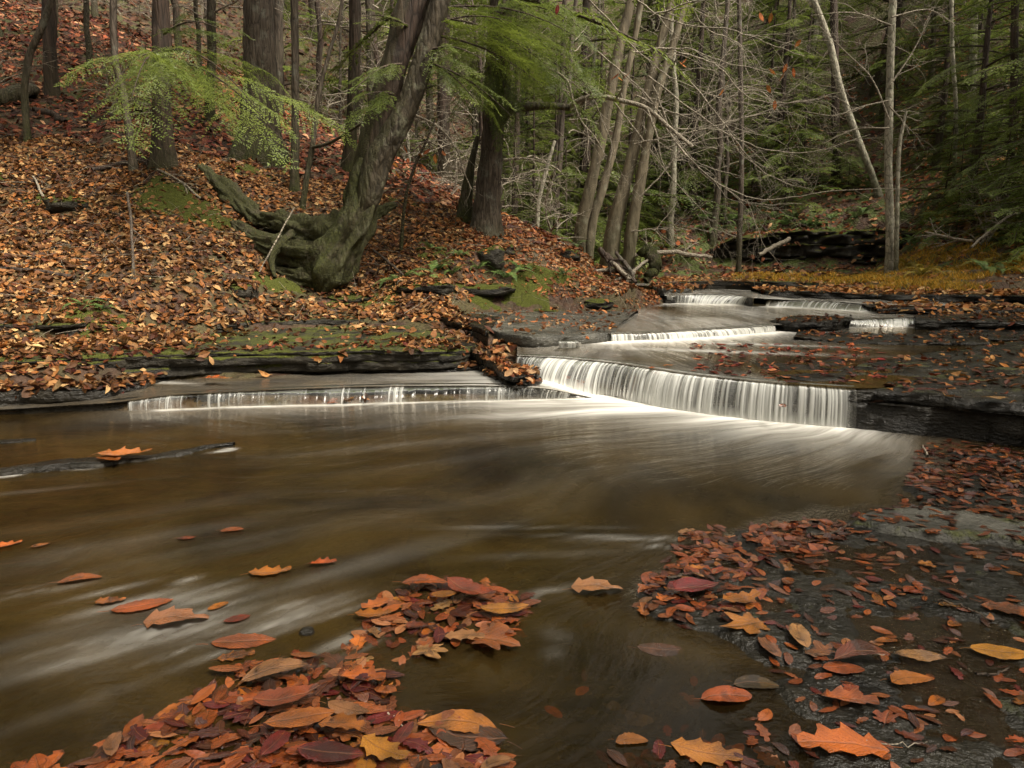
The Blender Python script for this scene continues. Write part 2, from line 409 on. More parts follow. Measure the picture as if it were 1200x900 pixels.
def poly_sd(x, y, poly):
    """signed distance in plan, positive inside"""
    x = np.asarray(x, float); y = np.asarray(y, float)
    d = np.full(x.shape, 1e9); ins = np.zeros(x.shape, bool)
    n = len(poly)
    for i in range(n):
        ax, ay = poly[i][0], poly[i][1]; bx, by = poly[(i+1) % n][0], poly[(i+1) % n][1]
        ex, ey = bx-ax, by-ay
        t = np.clip(((x-ax)*ex + (y-ay)*ey) / (ex*ex+ey*ey+1e-12), 0, 1)
        d = np.minimum(d, np.hypot(x-ax-t*ex, y-ay-t*ey))
        c = ((ay > y) != (by > y)) & (x < (bx-ax)*(y-ay)/(by-ay+1e-12) + ax)
        ins ^= c
    return np.where(ins, d, -d)
def poly_px(pts, z): return [tuple(at(a, b, z=z)[:2]) for a, b in pts]
def dist_line(x, y, L):
    d = np.full(np.shape(x), 1e9)
    for i in range(len(L)-1):
        ax, ay = L[i][0], L[i][1]; ex, ey = L[i+1][0]-ax, L[i+1][1]-ay
        t = np.clip(((x-ax)*ex + (y-ay)*ey) / (ex*ex+ey*ey+1e-12), 0, 1)
        d = np.minimum(d, np.hypot(x-ax-t*ex, y-ay-t*ey))
    return d
xy = lambda L: [tuple(p[:2]) for p in L]

POOL_A = [(-14, -6), (7, -6), (6.5, 4.0)] + xy(line([(1350,540),(1200,520),(1100,511)], 0)) + xy(FALL_BASE[::-1]) + xy(STRIP_BASE[::-1]) + [(-14, 5.2)]
STRIP = xy(STRIP_CREST) + xy(FALL_BASE[:3][::-1]) + xy(line([(560,431),(400,438),(200,442),(100,452),(0,462),(-120,468)], .14))
U1 = xy(FALL_CREST) + xy(line([(1060,440),(1100,428),(1200,420),(1330,412),(1330,392),(1200,390),(1076,384)], .28)) + xy(FALL3_BASE[::-1]) + xy(FALL2_BASE[::-1]) + xy(line([(640,404),(610,408)], .28))
U2 = xy(FALL2_CREST) + xy(FALL3_CREST) + xy(line([(1130,371),(1200,370),(1330,369),(1330,356),(1200,356),(1060,360)], .37)) + xy(FALL4_BASE[::-1]) + xy(line([(770,358),(735,365),(700,369),(690,380)], .37))
U3 = xy(FALL4_CREST) + xy(line([(960,350),(1060,350),(1060,346),(900,341),(840,337),(800,334),(760,333),(740,331)], .52)) + [(1.6, 22), (-3, 25), (-9, 27), (-9, 25), (-2, 22.5), (.6, 19), (1.5, 15)]
WATERS = [(POOL_A, 0.0, .15), (STRIP, .11, .06), (U1, .28, .09), (U2, .37, .07), (U3, .52, .12)]

LEDGETOP = xy(line([(-60,450),(130,441),(300,433),(480,430),(556,421)], .185)) + xy(line([(545,398),(500,388),(470,385),(400,384),(300,388),(200,394),(60,402),(-60,404)], .36))
SLABTOP = xy(line([(580,395),(625,405),(690,401),(722,391)], .30)) + xy(line([(744,364),(690,365),(600,366),(548,370)], .40))
WALLFRONT = [tuple(at(px_, 318, Y=Y_)[:2]) for px_, Y_ in [(825,23.9),(850,23.8),(900,23.2),(950,22.6),(1000,22.0),(1030,21.5)]] + [tuple(at(px_, 318, Y=Y_)[:2]) for px_, Y_ in [(1020,19.5),(950,19.8),(850,20.6),(810,21.0)]]
CP = []
def cp(px, py, Y): CP.append(at(px, py, Y=Y))
for a in [(-300,408,6.0),(0,408,6.1),(100,402,6.3),(200,394,7.0),(300,391,7.5),(400,386,8.0),(480,384,8.0),(540,368,8.3),(620,355,8.7),(700,348,10.2),(740,340,11.5),
          (-300,320,8.0),(0,330,7.6),(100,322,7.9),(200,312,8.2),(300,322,9.0),(400,338,9.3),(470,325,9.6),(560,318,9.6),(640,325,10.5),(700,325,12),
          (-300,210,11),(0,230,10.4),(100,222,10.6),(200,195,11),(300,232,11.2),(400,268,11.2),(470,265,11.4),(560,276,11.6),(640,290,13),(700,305,14.5),
          (-300,110,15),(0,130,14),(100,130,14.5),(200,150,14),(300,185,13.5),(400,212,13),(480,225,13.2),(540,240,14),(600,262,15),(660,285,16),(720,308,17.5),
          (-400,-100,22),(0,20,19),(100,30,20),(200,60,20),(300,105,20),(400,160,20),(480,200,20),(540,228,20),
          (-400,-400,34),(0,-80,30),(100,-60,30),(200,-20,31),(300,20,32),(400,70,34),(500,120,36),(600,170,36),(700,210,36),
          (0,-200,46),(200,-150,48),(400,-80,50),(600,-20,52),(740,-20,52),(560,255,27),(640,280,27),(600,215,31),(700,262,30),
          (760,332,17),(800,328,20),(760,310,24),(850,322,19.5),(950,322,17.5),(1050,326,14.5),(1120,328,13),(1200,332,11.8),(1400,332,9.5),
          (850,318,22.6),(950,318,21.5),(1030,314,20.5),(1060,312,18),(1120,312,16),(1200,306,14),(1400,300,12),
          (830,272,24.2),(900,262,24.5),(960,265,23.5),(1020,268,22.5),(1080,275,20),(1140,275,17.5),(1200,272,16),(1400,265,14),
          (760,235,32),(850,200,30),(950,190,28),(1030,190,27),(1110,190,23.5),(1200,190,20.5),(1400,170,18),
          (760,120,42),(850,90,39),(950,80,36),(1050,70,32),(1200,70,26),(1400,30,23),
          (850,-60,50),(950,-60,46),(1050,-80,42),(1200,-80,34),(1400,-150,32),
          (1330,540,4.1),(1400,470,4.6),(1400,440,5.6),(1330,392,8.4)]: cp(*a)
CP += [np.array(a) for a in [(-9,5.2,.5),(-14,6,1.6),(-12,0,.8),(-12,-6,.8),(7,3.5,.3),(7.5,0,.4),(7,-5,.4),(9,8,.6),(12,4,1.6),(0,-8,.5),(-4,-14,2.0),(6,-14,2.5),(20,5,7),(22,-8,7),(-22,0,6),(-22,12,8.5),(-34,10,15),(-34,-10,14),
      (34,10,15),(34,-10,14),(0,-34,13),(-20,-34,16),(22,-34,16),(-45,60,32),(0,78,34),(45,60,36),(70,30,34),(-70,30,34),(60,-40,30),(-60,-40,30),
      (0,-70,30),(70,80,50),(-70,80,46),(1.5,4,-.1),(0,2,-.1),(-3,3,-.1),(-5,1,-.1),(3,1,-.05),(0,0,-.05),(2.6,7,.22),(5,7,.25),(3,10,.3),(6,10.5,.35),(2.6,9.5,.3),(3,12.5,.4),(1.6,18,.35),(-1,23,.35)]]
CP = np.array(CP)
def _phi(r): return np.sqrt(r*r + .5)
_D = np.hypot(CP[:, 0][:, None]-CP[:, 0][None], CP[:, 1][:, None]-CP[:, 1][None])
_A = np.block([[_phi(_D) + 0.02*np.eye(len(CP)), np.ones((len(CP), 1))], [np.ones((1, len(CP))), np.zeros((1, 1))]])
_W = np.linalg.solve(_A, np.append(CP[:, 2], 0))
def terrain_raw(x, y):
    x = np.asarray(x, float); y = np.asarray(y, float); sh = x.shape; x = x.ravel(); y = y.ravel(); out = np.empty(x.shape)
    for k in range(0, len(x), 20000):
        r = np.hypot(x[k:k+20000, None]-CP[None, :, 0], y[k:k+20000, None]-CP[None, :, 1])
        out[k:k+20000] = _phi(r) @ _W[:-1] + _W[-1]
    return out.reshape(sh)
def terrain(x, y):
    z = terrain_raw(x, y)
    r = np.hypot(x, y-4)
    z = z + .07*fbm(np.asarray(x)*1.1, np.asarray(y)*1.1, 0, 3)*sstep(1, 5, r) + .45*fbm(np.asarray(x)*.22, np.asarray(y)*.22, 0, 9, 3)*sstep(20, 38, r) + .05*fbm(np.asarray(x)*3, np.asarray(y)*3, 2, 4, 3)*sstep(4, 9, r)
    for poly, dz in ((LEDGETOP, .33), (SLABTOP, .36), (WALLFRONT, .92)):
        s0 = poly_sd(x, y, poly); z = np.where(s0 > -1.6, np.minimum(z, dz - .14*sstep(-.05, .15, s0) + .42*np.clip(-s0, 0, 9) + .6*np.clip(-s0, 0, 9)**2), z)
    for poly, w, dp in WATERS:
        s = poly_sd(x, y, poly)
        z = np.where(s > -.12, np.minimum(z, w - dp*sstep(-.12, .25, s) + .15*sstep(.0, -.12, s)), z)
    return z

def warp(n, half, k):
    u = np.linspace(-1, 1, n); return half*np.sinh(k*u)/np.sinh(k)
gx = 0.5 + warp(430, 85, 3.6)
gy = 7.5 + warp(520, 85, 3.6)
GX, GY = np.meshgrid(gx, gy, indexing='ij')
GZ = terrain(GX, GY)
bedm = np.zeros_like(GX)
for poly, w, dp in WATERS: bedm = np.maximum(bedm, sstep(-.05, .15, poly_sd(GX, GY, poly)) * (GZ < w + .05))
near_bank = np.exp(-((GX+2.0)/4)**2 - ((GY-8.5)/3)**2)
mossm = np.clip(.22 + .12*near_bank + .5*(GX > 2)*(GY > 16)*(GZ < 5) + .3*(GY > 14), 0, 1) * (1-bedm)
leafy = np.clip(1 - bedm, 0, 1)*(1 - .8*np.exp(-((GX+2.75)/.75)**2-((GY-9.0)/.75)**2))*(.75 + .25*np.sign(noise(GX*2, GY*2)))
ground_me = mesh_np('ground', np.stack([GX, GY, GZ], -1).reshape(-1, 3), [grid_faces(len(gx), len(gy))], M['ground'],
                    attrs=dict(bed=bedm.ravel(), moss=mossm.ravel(), leafy=leafy.ravel()))
tag(obj('ground', ground_me), kind='structure')

# ------------------------------------------------------------------ bedrock, ledges and slabs
SOLIDS = []                                    # (V, F) of everything leaves can lie on
SOLIDS.append((np.stack([GX, GY, GZ], -1).reshape(-1, 3), grid_faces(len(gx), len(gy))))
def zfun(v, s):
    return np.interp(s, np.linspace(0, 1, len(v)), v) if np.ndim(v) else np.full(len(s), float(v))
def ledge(name, front, back, z0, z1, label=None, mat='rock', layers=None, amp=.035, moss=.3, mossf=.15, seed=0, ds=.022, nt=26, tilt=0.0, cat='rock ledge', rough=.008, kind=None, topn=.01):
    """layered shale: front and back are plan lines, z0/z1 bottom and top of the face"""
    F = resample(np.asarray(front)[:, :2], ds=ds); n = len(F); B = resample(np.asarray(back)[:, :2], n=n)
    s = np.linspace(0, 1, n); L = np.linalg.norm(np.diff(F, axis=0), axis=1).sum()
    Z0, Z1 = zfun(z0, s), zfun(z1, s)
    Z1 = Z1 + .012*noise(s*L*1.7, seed, 0, 5)
    D = F - B; D /= np.linalg.norm(D, axis=1)[:, None] + 1e-9
    h = float((Z1-Z0).mean()); nl = layers or max(2, int(round(h/.045)))
    r = np.random.default_rng(seed); cuts = np.sort(np.concatenate([[0, 1], r.uniform(.08, .95, nl-1)]))
    rows = []; ms = []
    for k in range(nl):
        off = amp*(.9*noise(s*L*1.3, k*5.3+seed, 0, 7) + .6*noise(s*L*4.5, k*3.1, seed, 8)) - amp*.5*r.uniform(0, 1) + .01*k/nl
        step = (noise(s*L*2.1, k*9.7, seed, 12) > .35)*amp*.6
        bw = r.uniform(.12, .45); cell = np.floor(s*L/bw + .35*noise(s*L*2, k, seed, 41) + k*.37); off = off - step + amp*1.1*(_hash(cell.astype(np.int64), np.int64(k), np.int64(seed), 5) - .5)
        a, b = cuts[k], cuts[k+1]
        for q, (t, e) in enumerate([(a, -.016), (a+.10*(b-a), 0.0), (a+.3*(b-a), .002), (a+.5*(b-a), .003), (a+.7*(b-a), .002), (b-.10*(b-a), -.002), (b, -.014)]):
            jit = .010*noise(s*L*11, k*4+q, seed, 21) + .006*noise(s*L*27, k*4+q, seed, 22)
            zz = Z0 + (Z1-Z0)*t + .012*noise(s*L*2.2, k, seed, 4)*(0 < t < 1)
            jit = jit + amp*.8*fbm(s*L*2.6, (Z0+(Z1-Z0)*t)*9, seed, 61, 4)
            XY = F + D*(off + e + jit)[:, None]
            rows.append(np.column_stack([XY, zz])); ms.append(np.full(n, mossf*(.4 + .6*t)))
    edge = rows[-1].copy()
    for q in range(1, nt+1):
        t = (q/nt)**1.35
        XY = edge[:, :2]*(1-t) + B*t
        zz = Z1 + tilt*t + .006*sstep(0, .06, t) + topn*fbm(XY[:, 0]*6, XY[:, 1]*6, seed, 31, 4) - rough*(noise(XY[:, 0]*2.2, XY[:, 1]*5, seed, 33) > .1)
        rows.append(np.column_stack([XY, zz])); ms.append(np.full(n, moss))
    last = rows[-1].copy(); last[:, 2] = np.minimum(last[:, 2] - .12, Z0); rows.append(last); ms.append(ms[-1])
    V = np.stack(rows, 1); nv = V.shape[1]; V = V.reshape(-1, 3)
    G = grid_faces(n, nv)
    me = mesh_np(name, V, [G], M[mat], attrs=dict(moss=np.stack(ms, 1).ravel()))
    SOLIDS.append((V, G))
    o = obj(name, me)
    return tag(o, label, None if kind else cat, kind=kind)
def Lz(pts, z): return line(pts, z)[:, :2]

# main ledge under the big fall, then its dry right half
ledge('rock_ledge', FALL_CREST[:, :2] + np.array([-.01, .06]), FALL_CREST[:, :2] + np.array([.15, 1.0]), -.15, .262, 'dark layered rock ledge that the widest waterfall pours over', seed=2, amp=.03, moss=0, mossf=0, tilt=-.05)
RL_F = Lz([(996,458),(1040,461),(1100,466),(1160,472),(1210,477),(1290,486),(1400,500)], .27)
RL_B = Lz([(985,432),(1040,424),(1100,415),(1160,407),(1210,400),(1290,395),(1400,390)], .28)
ledge('rock_ledge', RL_F, RL_B, -.1, [.262, .275, .28, .275, .28], 'black wet leaf-topped rock ledge right of the widest waterfall', seed=5, amp=.05, layers=3, moss=.4, mossf=.1, nt=70, tilt=.03, rough=.014, topn=.012)
# long low ledge on the left
ledge('rock_ledge', STRIP_CREST[:, :2] + np.array([0, .045]), STRIP_CREST[:, :2] + np.array([0, .5]), -.12, list(STRIP_CREST[:, 2]-.012), 'long low black ledge under the thin waterfall on the left', seed=9, amp=.014, moss=0, mossf=0, tilt=-.03, layers=3)
# leaf covered bank ledges on the left
L1F = Lz([(-260,478),(-60,472),(0,468),(60,466),(120,462),(165,455),(190,447),(260,441),(330,439),(400,438),(470,437),(540,436),(590,431),(612,426)], .11)
L1B = Lz([(-260,440),(-60,440),(0,440),(60,438),(120,434),(165,431),(190,430),(260,428),(330,426),(400,424),(470,422),(540,418),(590,412),(612,410)], .18)
ledge('rock_ledge', L1F, L1B, .02, [.18, .18, .165, .15, .15, .16, .15], 'lowest thin dark ledge at the foot of the left bank, edged with leaves', seed=12, amp=.03, moss=.3, mossf=.1, layers=3)
L2F = Lz([(-260,452),(-60,450),(0,448),(60,445),(130,441),(200,437),(300,433),(400,431),(480,430),(530,428),(556,421),(560,410)], .185)
L2B = Lz([(-260,395),(-60,392),(0,394),(60,392),(130,388),(200,385),(300,382),(400,378),(470,380),(500,384),(530,392),(545,398)], .36)
ledge('rock_ledge', L2F, L2B, .15, [.335, .34, .345, .35, .345, .34, .31, .27], 'thick dark ledge with a mossy green top along the left bank', 'rockmoss', seed=14, amp=.045, moss=.66, mossf=1.0, layers=3, nt=60, tilt=.03)
L3F = Lz([(255,392),(300,388),(350,386),(400,384),(450,382),(500,383),(540,382)], .35)
L3B = Lz([(255,372),(300,370),(350,370),(400,369),(450,368),(500,366),(540,366)], .44)
ledge('rock_ledge', L3F, L3B, .30, .44, 'thin moss-edged step in the leaves above the thick mossy ledge', 'rockmoss', seed=16, amp=.05, moss=.8, mossf=.5, layers=3, nt=26)
L3bF = Lz([(-200,400),(-60,396),(20,392),(90,392),(130,386)], .42)
L3bB = Lz([(-200,372),(-60,368),(20,366),(90,366),(130,364)], .5)
ledge('rock_ledge', L3bF, L3bB, .34, .53, 'dark hollow ledge in the leaves at the left edge of the bank', 'rockmoss', seed=17, amp=.07, moss=.8, mossf=.6, layers=3, nt=26)
# broken blocks beside the fall, and the wide wet slab
ledge('rock_ledge', Lz([(485,400),(520,405),(548,409),(575,418),(600,428),(626,424),(633,412),(628,403)], .30), Lz([(495,372),(520,374),(548,376),(575,382),(600,386),(615,388),(622,390),(624,392)], .38), .1, [.34, .32, .25, .19, .165, .20],
      'broken dark rock steps between the thick mossy ledge and the widest waterfall', seed=20, amp=.09, moss=.25, mossf=.15, layers=4, nt=34, topn=.02)
ledge('rock_ledge', Lz([(560,392),(590,400),(625,405),(660,404),(690,401),(718,397),(722,391)], .30), Lz([(520,366),(560,362),(600,361),(650,361),(700,361),(735,361),(748,363)], .42), .2, [.405, .40, .385, .38, .38, .38, .375],
      'wide flat wet grey slab with a patch of leaves left of the second fall', mat='greyrock', seed=22, amp=.03, moss=.15, mossf=.05, layers=3, nt=80, tilt=.025, rough=.01)  # wet sheen of this slab is put into the pale grey rock colour
ledge('rock_ledge', Lz([(500,381),(530,386),(556,391),(572,398)], .36), Lz([(500,366),(535,366),(565,366),(585,368)], .46), .26, [.46, .45, .44, .42], 'small dark block above the broken rock steps', seed=23, amp=.06, moss=.3, mossf=.1, layers=3, nt=22)
# upstream ledges
ledge('rock_ledge', FALL2_CREST[:, :2] + np.array([.0, .06]), FALL2_CREST[:, :2] + np.array([.1, 1.3]), .12, .352, 'dark ledge under the white second fall upstream of the widest one', seed=25, amp=.03, moss=0, mossf=0, tilt=-.03)
ledge('rock_ledge', Lz([(905,386),(925,389),(950,390),(975,389),(990,386),(992,380)], .28), Lz([(900,374),(920,372),(945,371),(970,371),(988,372),(996,374)], .40), .2, [.37, .40, .41, .41, .40], 'small leaf-topped rock island between the second fall and the little right-hand fall', seed=27, amp=.06, moss=.1, mossf=.1, layers=3)
ledge('rock_ledge', FALL3_CREST[:, :2] + np.array([0, .06]), FALL3_CREST[:, :2] + np.array([0, 1.0]), .12, .365, 'dark ledge under the little fall beside the leaf-topped rock island', seed=29, amp=.03, moss=0, mossf=0, tilt=-.02)
ledge('rock_ledge', Lz([(1072,386),(1110,387),(1160,389),(1210,390),(1300,394)], .28), Lz([(1072,368),(1110,366),(1160,364),(1210,362),(1300,358)], .42), .15, [.40, .415, .41, .42], 'dark straight ledge topped with leaves at the right edge, upstream of the flats', seed=31, amp=.05, moss=.3, mossf=.1, nt=34)
ledge('rock_ledge', FALL4_CREST[:, :2] + np.array([0, .06]), FALL4_CREST[:, :2] + np.array([0, 1.4]), .2, .505, 'dark ledge under the farthest white fall', seed=33, amp=.03, moss=0, mossf=0, tilt=-.03)
ledge('rock_ledge', RIFFLE_CREST[:, :2] + np.array([0, .06]), RIFFLE_CREST[:, :2] + np.array([0, 1.1]), .2, .44, 'low flat ledge under the broken riffle right of the farthest fall', seed=34, amp=.05, moss=0, mossf=0, tilt=.01)
ledge('rock_ledge', Lz([(764,343),(780,345),(800,345),(812,342)], .5), Lz([(762,334),(780,333),(800,334),(815,335)], .62), .4, .60, 'pale grey flat block at the left end of the farthest fall', 'greyrock', seed=36, amp=.05, moss=.2, mossf=.2, layers=2)
ledge('rock_ledge', Lz([(1030,366),(1080,367),(1140,368),(1200,368),(1290,369)], .40), Lz([(1010,352),(1080,350),(1140,350),(1200,350),(1290,350)], .52), .3, [.44, .46, .47, .47], 'low stepped ledge with scattered leaves along the upper right water edge', seed=37, amp=.10, moss=.2, mossf=.1, nt=34, topn=.02)
ledge('rock_ledge', Lz([(900,345),(980,347),(1060,350),(1140,352),(1230,355)], .52), Lz([(880,336),(980,336),(1060,337),(1140,338),(1230,340)], .6), .42, [.56, .57, .58, .60], 'farthest thin leaf-strewn shelf below the yellow bank', seed=38, amp=.15, moss=.4, mossf=.2, layers=3, nt=22, ds=.08)
ledge('rock_ledge', Lz([(800,337),(850,336),(900,337),(960,336)], .58), Lz([(780,327),(850,326),(900,326),(960,327)], .75), .5, .68, 'mossy leaf-covered step in front of the far rock wall', 'rockmoss', seed=39, amp=.25, moss=.7, mossf=.3, layers=3, nt=22, ds=.1)
# leaf bars in the upper pool
for k, (f, b, z, lb) in enumerate([
    ([(930,398),(980,402),(1040,404),(1100,405),(1160,404)], [(935,391),(980,390),(1040,392),(1100,394),(1160,396)], .297, 'low flat leaf-covered bar in the pool above the widest waterfall'),
    ([(1085,397),(1130,399),(1180,400),(1260,401)], [(1090,389),(1130,388),(1180,388),(1260,388)], .315, 'low leaf-covered bar touching the right edge above the widest waterfall'),
    ([(855,440),(890,443),(940,446),(990,446)], [(870,425),(900,423),(945,420),(990,418)], .274, 'shallow rock just under the water at the crest, catching drowned leaves')]):
    ledge('rock_bar', Lz(f, .28), Lz(b, .29), .2, z, lb, seed=50+k, amp=.06, moss=.1, mossf=0, layers=2, nt=30, topn=.012, cat='rock bar')
# midstream lip on the left
MID_CREST = line([(-60,556),(0,553),(40,549),(90,544),(120,542.5),(140,539),(165,537.5),(190,533),(212,531),(235,526),(268,523)], .022)
ledge('rock_ledge', MID_CREST[:, :2] + np.array([0, .012]), MID_CREST[:, :2] + np.array([0, .10]), -.1, .024, 'thin dark rock lip breaking the water at the left, with an orange leaf on it', seed=60, amp=.03, moss=0, mossf=0, layers=2, ds=.015, topn=.006, rough=.004)
ledge('rock_ledge', Lz([(-40,520),(0,517),(25,515),(42,514)], .015), Lz([(-40,515),(0,513),(25,512),(42,512)], .02), -.1, .02, 'tiny dark rock lip near the left edge of the pool', seed=61, amp=.012, moss=0, mossf=0, layers=2, ds=.015, topn=.006)
# far rock wall
FW = np.array([at(815,320,Y=24.5), at(850,320,Y=24.0), at(900,320,Y=23.4), at(950,319,Y=22.8), at(1000,317,Y=22.2), at(1035,314,Y=21.6), at(1075,312,Y=20.6)])
ledge('rock_wall', FW[:, :2], FW[:, :2] + np.array([.8, 2.5]), .45, [1.2, 1.75, 1.95, 2.0, 2.0, 2.0, 1.9], 'dark layered rock wall with a mossy overhang across the far side of the creek', 'rockmoss', seed=70, amp=.22, moss=1, mossf=.75, layers=9, ds=.1, nt=20, tilt=.2, topn=.06, cat='rock wall')

# the wide wet bedrock shelf in the right foreground
SHORE = poly_px([(1130,512),(1088,517),(1078,545),(1062,575),(1045,592),(960,606),(880,616),(800,622),(790,645),(760,660),(742,690),(742,715),(790,740),(850,762),(885,790),(900,830),(880,860),(820,880),(700,893),(640,930)], 0) + [(-.2, .6), (-.2, -1.2), (5.5, -1.2), (5.5, 4.25)]
sx = np.arange(-.5, 5.4, .016); sy = np.concatenate([np.arange(-1.2, .9, .06), np.arange(.9, 3.2, .014), np.arange(3.2, 4.75, .022)])
SX, SY = np.meshgrid(sx, sy, indexing='ij')
ssd = poly_sd(SX, SY, SHORE) + .10*fbm(SX*3.5, SY*3.5, 0, 77, 5)
SZ = -.14 + .14*sstep(-.28, .10, ssd) + .010*fbm(SX*5, SY*5, 0, 78, 5) + .0035*fbm(SX*22, SY*22, 0, 79, 3) - .002
SZ += .008*sstep(.05, .5, fbm(SX*1.6, SY*3.4, 1, 80, 3)) * sstep(0, .2, ssd)
gp = at(895, 745, z=0); SZ += .03*np.exp(-(((SX-gp[0])/.20)**2 + ((SY-gp[1])/.11)**2))
SZ = np.where(poly_sd(SX, SY, xy(RL_F) + [(8, 9), (1.5, 9)]) > -.05, -.14, SZ)
shelf_me = mesh_np('rock_shelf', np.stack([SX, SY, SZ], -1).reshape(-1, 3), [grid_faces(len(sx), len(sy))], M['shelf'], attrs=dict(moss=(.35*sstep(0, .3, ssd)).ravel()))
tag(obj('rock_shelf', shelf_me), kind='structure')
SOLIDS.append((np.stack([SX, SY, SZ], -1).reshape(-1, 3), grid_faces(len(sx), len(sy))))

def slab_dome(name, poly, ztop, edge=.07, label=None, mat='greyrock', seed=0, mossy=1.0, cat='rock', base=-.08, res=.012):
    P = np.array(poly); x0, y0 = P.min(0)-.1; x1, y1 = P.max(0)+.1
    ax, ay = np.arange(x0, x1, res), np.arange(y0, y1, res); X, Y = np.meshgrid(ax, ay, indexing='ij')
    s = poly_sd(X, Y, poly) + .03*fbm(X*7, Y*7, seed, 5)
    Z = base + (ztop-base)*sstep(-.03, edge, s) + .006*fbm(X*12, Y*12, seed, 6) + .01*fbm(X*3, Y*3, seed, 7)
    G = grid_faces(len(ax), len(ay)); keep = (s.ravel()[G] > -.06).any(1); G = G[keep]
    used = np.unique(G); idx = np.full(X.size, -1); idx[used] = np.arange(len(used)); G = idx[G]
    V = np.stack([X, Y, Z], -1).reshape(-1, 3)[used]
    mo = (mossy*sstep(.16, .02, s)).ravel()[used]
    me = mesh_np(name, V, [G], M[mat], attrs=dict(moss=mo)); SOLIDS.append((V, G))
    return tag(obj(name, me), label, cat)
slab_dome('rock_slab', poly_px([(985,612),(1010,598),(1050,591),(1100,596),(1160,606),(1215,618),(1230,640),(1180,640),(1100,632),(1030,622)], .02), .038, .05,
          'pale grey sandy slab with a mossy rim lying in the leaves near the right edge', seed=3, mossy=.55, cat='rock slab')
def rock(px, py, Y, w, h, d, label, mat='rockmoss', moss=.9, seed=0, sink=.3, loc=None, nm='mossy_rock'):
    c = at(px, py, Y=Y) if loc is None else np.array(loc)
    nu, nv = 34, 48
    th = np.linspace(0, math.pi, nu)[:, None]; ph = np.linspace(0, 2*math.pi, nv, endpoint=False)[None]
    x, y, z = np.sin(th)*np.cos(ph), np.sin(th)*np.sin(ph), np.cos(th)*np.ones_like(ph)
    e = .55
    x, y, z = [np.sign(q)*np.abs(q)**.75 for q in (x, y, z)]
    r = 1 + .16*fbm(x*1.2, y*1.2, z*1.2+seed, seed, 5)
    V = np.stack([x*w/2*r, y*d/2*r, z*h/2*r], -1).reshape(-1, 3)
    a = noise(seed*3.7, 1.1, 0)*.7; ca, sa = math.cos(a), math.sin(a)
    V = np.stack([V[:, 0]*ca - V[:, 1]*sa, V[:, 0]*sa + V[:, 1]*ca, V[:, 2]], 1)
    W = V + c + np.array([0, 0, h*(.5-sink)])
    G = grid_faces(nu, nv, wrap=True)
    me = mesh_np(nm, V, [G], M[mat], attrs=dict(moss=np.full(len(V), moss)))
    o = obj(nm, me); o.location = c + np.array([0, 0, h*(.5-sink)]); SOLIDS.append((W, G))
    return tag(o, label, 'rock')
def gz(x, y): return float(terrain(np.array([x]), np.array([y]))[0])
def gpx(px, Y):
    """ground point below image column px at distance Y"""
    x = (px-600)/800.0*Y*1.0; x = at(px, 300, Y=Y)[0]; return np.array([x, Y, gz(x, Y)])
def hit(px, py, lo=2.0, hi=60.0):
    """terrain point seen at a pixel"""
    ts = np.concatenate([np.arange(lo, 20, .1), np.arange(20, hi, .4)]); d = ray(px, py); Q = np.array([0, 0, CAM_H]) + ts[:, None]*d[None]
    h = Q[:, 2] - terrain(Q[:, 0], Q[:, 1]); k = np.argmax(h < 0)
    if h[k] >= 0: return None
    return np.array([Q[k, 0], Q[k, 1], Q[k, 2]-h[k]])
def rk(px, py, w, h, d, label, **kw):
    kw['sink'] = kw.get('sink', .3) + .14; h *= 1.35; d *= 1.3; q = hit(px, py); rock(0, 0, 0, w, h, d, label, loc=q, **kw)
rk(577, 306, .36, .26, .3, 'square mossy rock on the leafy bank below the trunk with the broken limb', seed=1, sink=.25)
rk(586, 293, .5, .16, .3, 'flatter mossy stone just behind the square mossy rock', seed=2, sink=.5)
rk(640, 372, .5, .10, .25, 'flat mossy stone at the water edge above the wide wet slab', seed=3, sink=.4)
rk(497, 337, .75, .16, .4, 'long mossy block behind the ferns, left of its twin', seed=4, sink=.4)
rk(567, 342, .85, .14, .4, 'long mossy block behind the ferns, nearer the wide wet slab', seed=5, sink=.4)
rk(700, 358, .5, .12, .3, 'dark flat stone in the leaves where the upper water meets the left bank', seed=6, sink=.5)
rk(410, 352, .7, .12, .3, 'mossy step stone in front of the curved tree', seed=7, sink=.45)
rk(285, 345, .32, .16, .25, 'round mossy stone below the old root left of the curved tree', seed=8, sink=.4)
rk(80, 240, .55, .22, .4, 'mossy stone half buried in the leaves high on the left bank', seed=9, sink=.4)
rk(665, 300, .5, .2, .35, 'small mossy rock on the bank crest near the leaning pair of trunks', seed=10, sink=.4)
q = at(360, 742, z=0); rock(0, 0, 0, .045, .035, .035, 'small wet black pebble rising out of the current beside the leaf heap', mat='rock', moss=0, seed=11, sink=.5, loc=q, nm='wet_pebble')

# ------------------------------------------------------------------ water
CEN = np.array([3.63, 5.77])
def flow_coords(x, y, kind='pool'):
    if kind == 'pool':
        dx, dy = x-CEN[0], y-CEN[1]; r = np.hypot(dx, dy); th = np.arctan2(dy, dx+1e-6); th = np.where(th > 0, th-2*np.pi, th)
        u = th*3.2 + .22*fbm(x*.7, y*.7, 0, 51, 3); v = r*1.5
    elif kind == 'down':
        u = x + .15*noise(x*1.2, y*.7, 0, 52); v = y*1.6
    else:
        u = y + .1*noise(x*.8, y*1.4, 0, 52); v = x*1.6
    return np.stack([u, v, 0*u], -1)
def blob(x, y, px, py, L, W, a, z=0.0, ang=None):
    c = at(px, py, z=z); dx, dy = x-c[0], y-c[1]
    if ang is None: ang = math.atan2(c[1]-CEN[1], c[0]-CEN[0])
    p = dx*math.cos(ang)+dy*math.sin(ang); q = -dx*math.sin(ang)+dy*math.cos(ang)
    return a*np.exp(-(p/L)**2 - (q/W)**2)
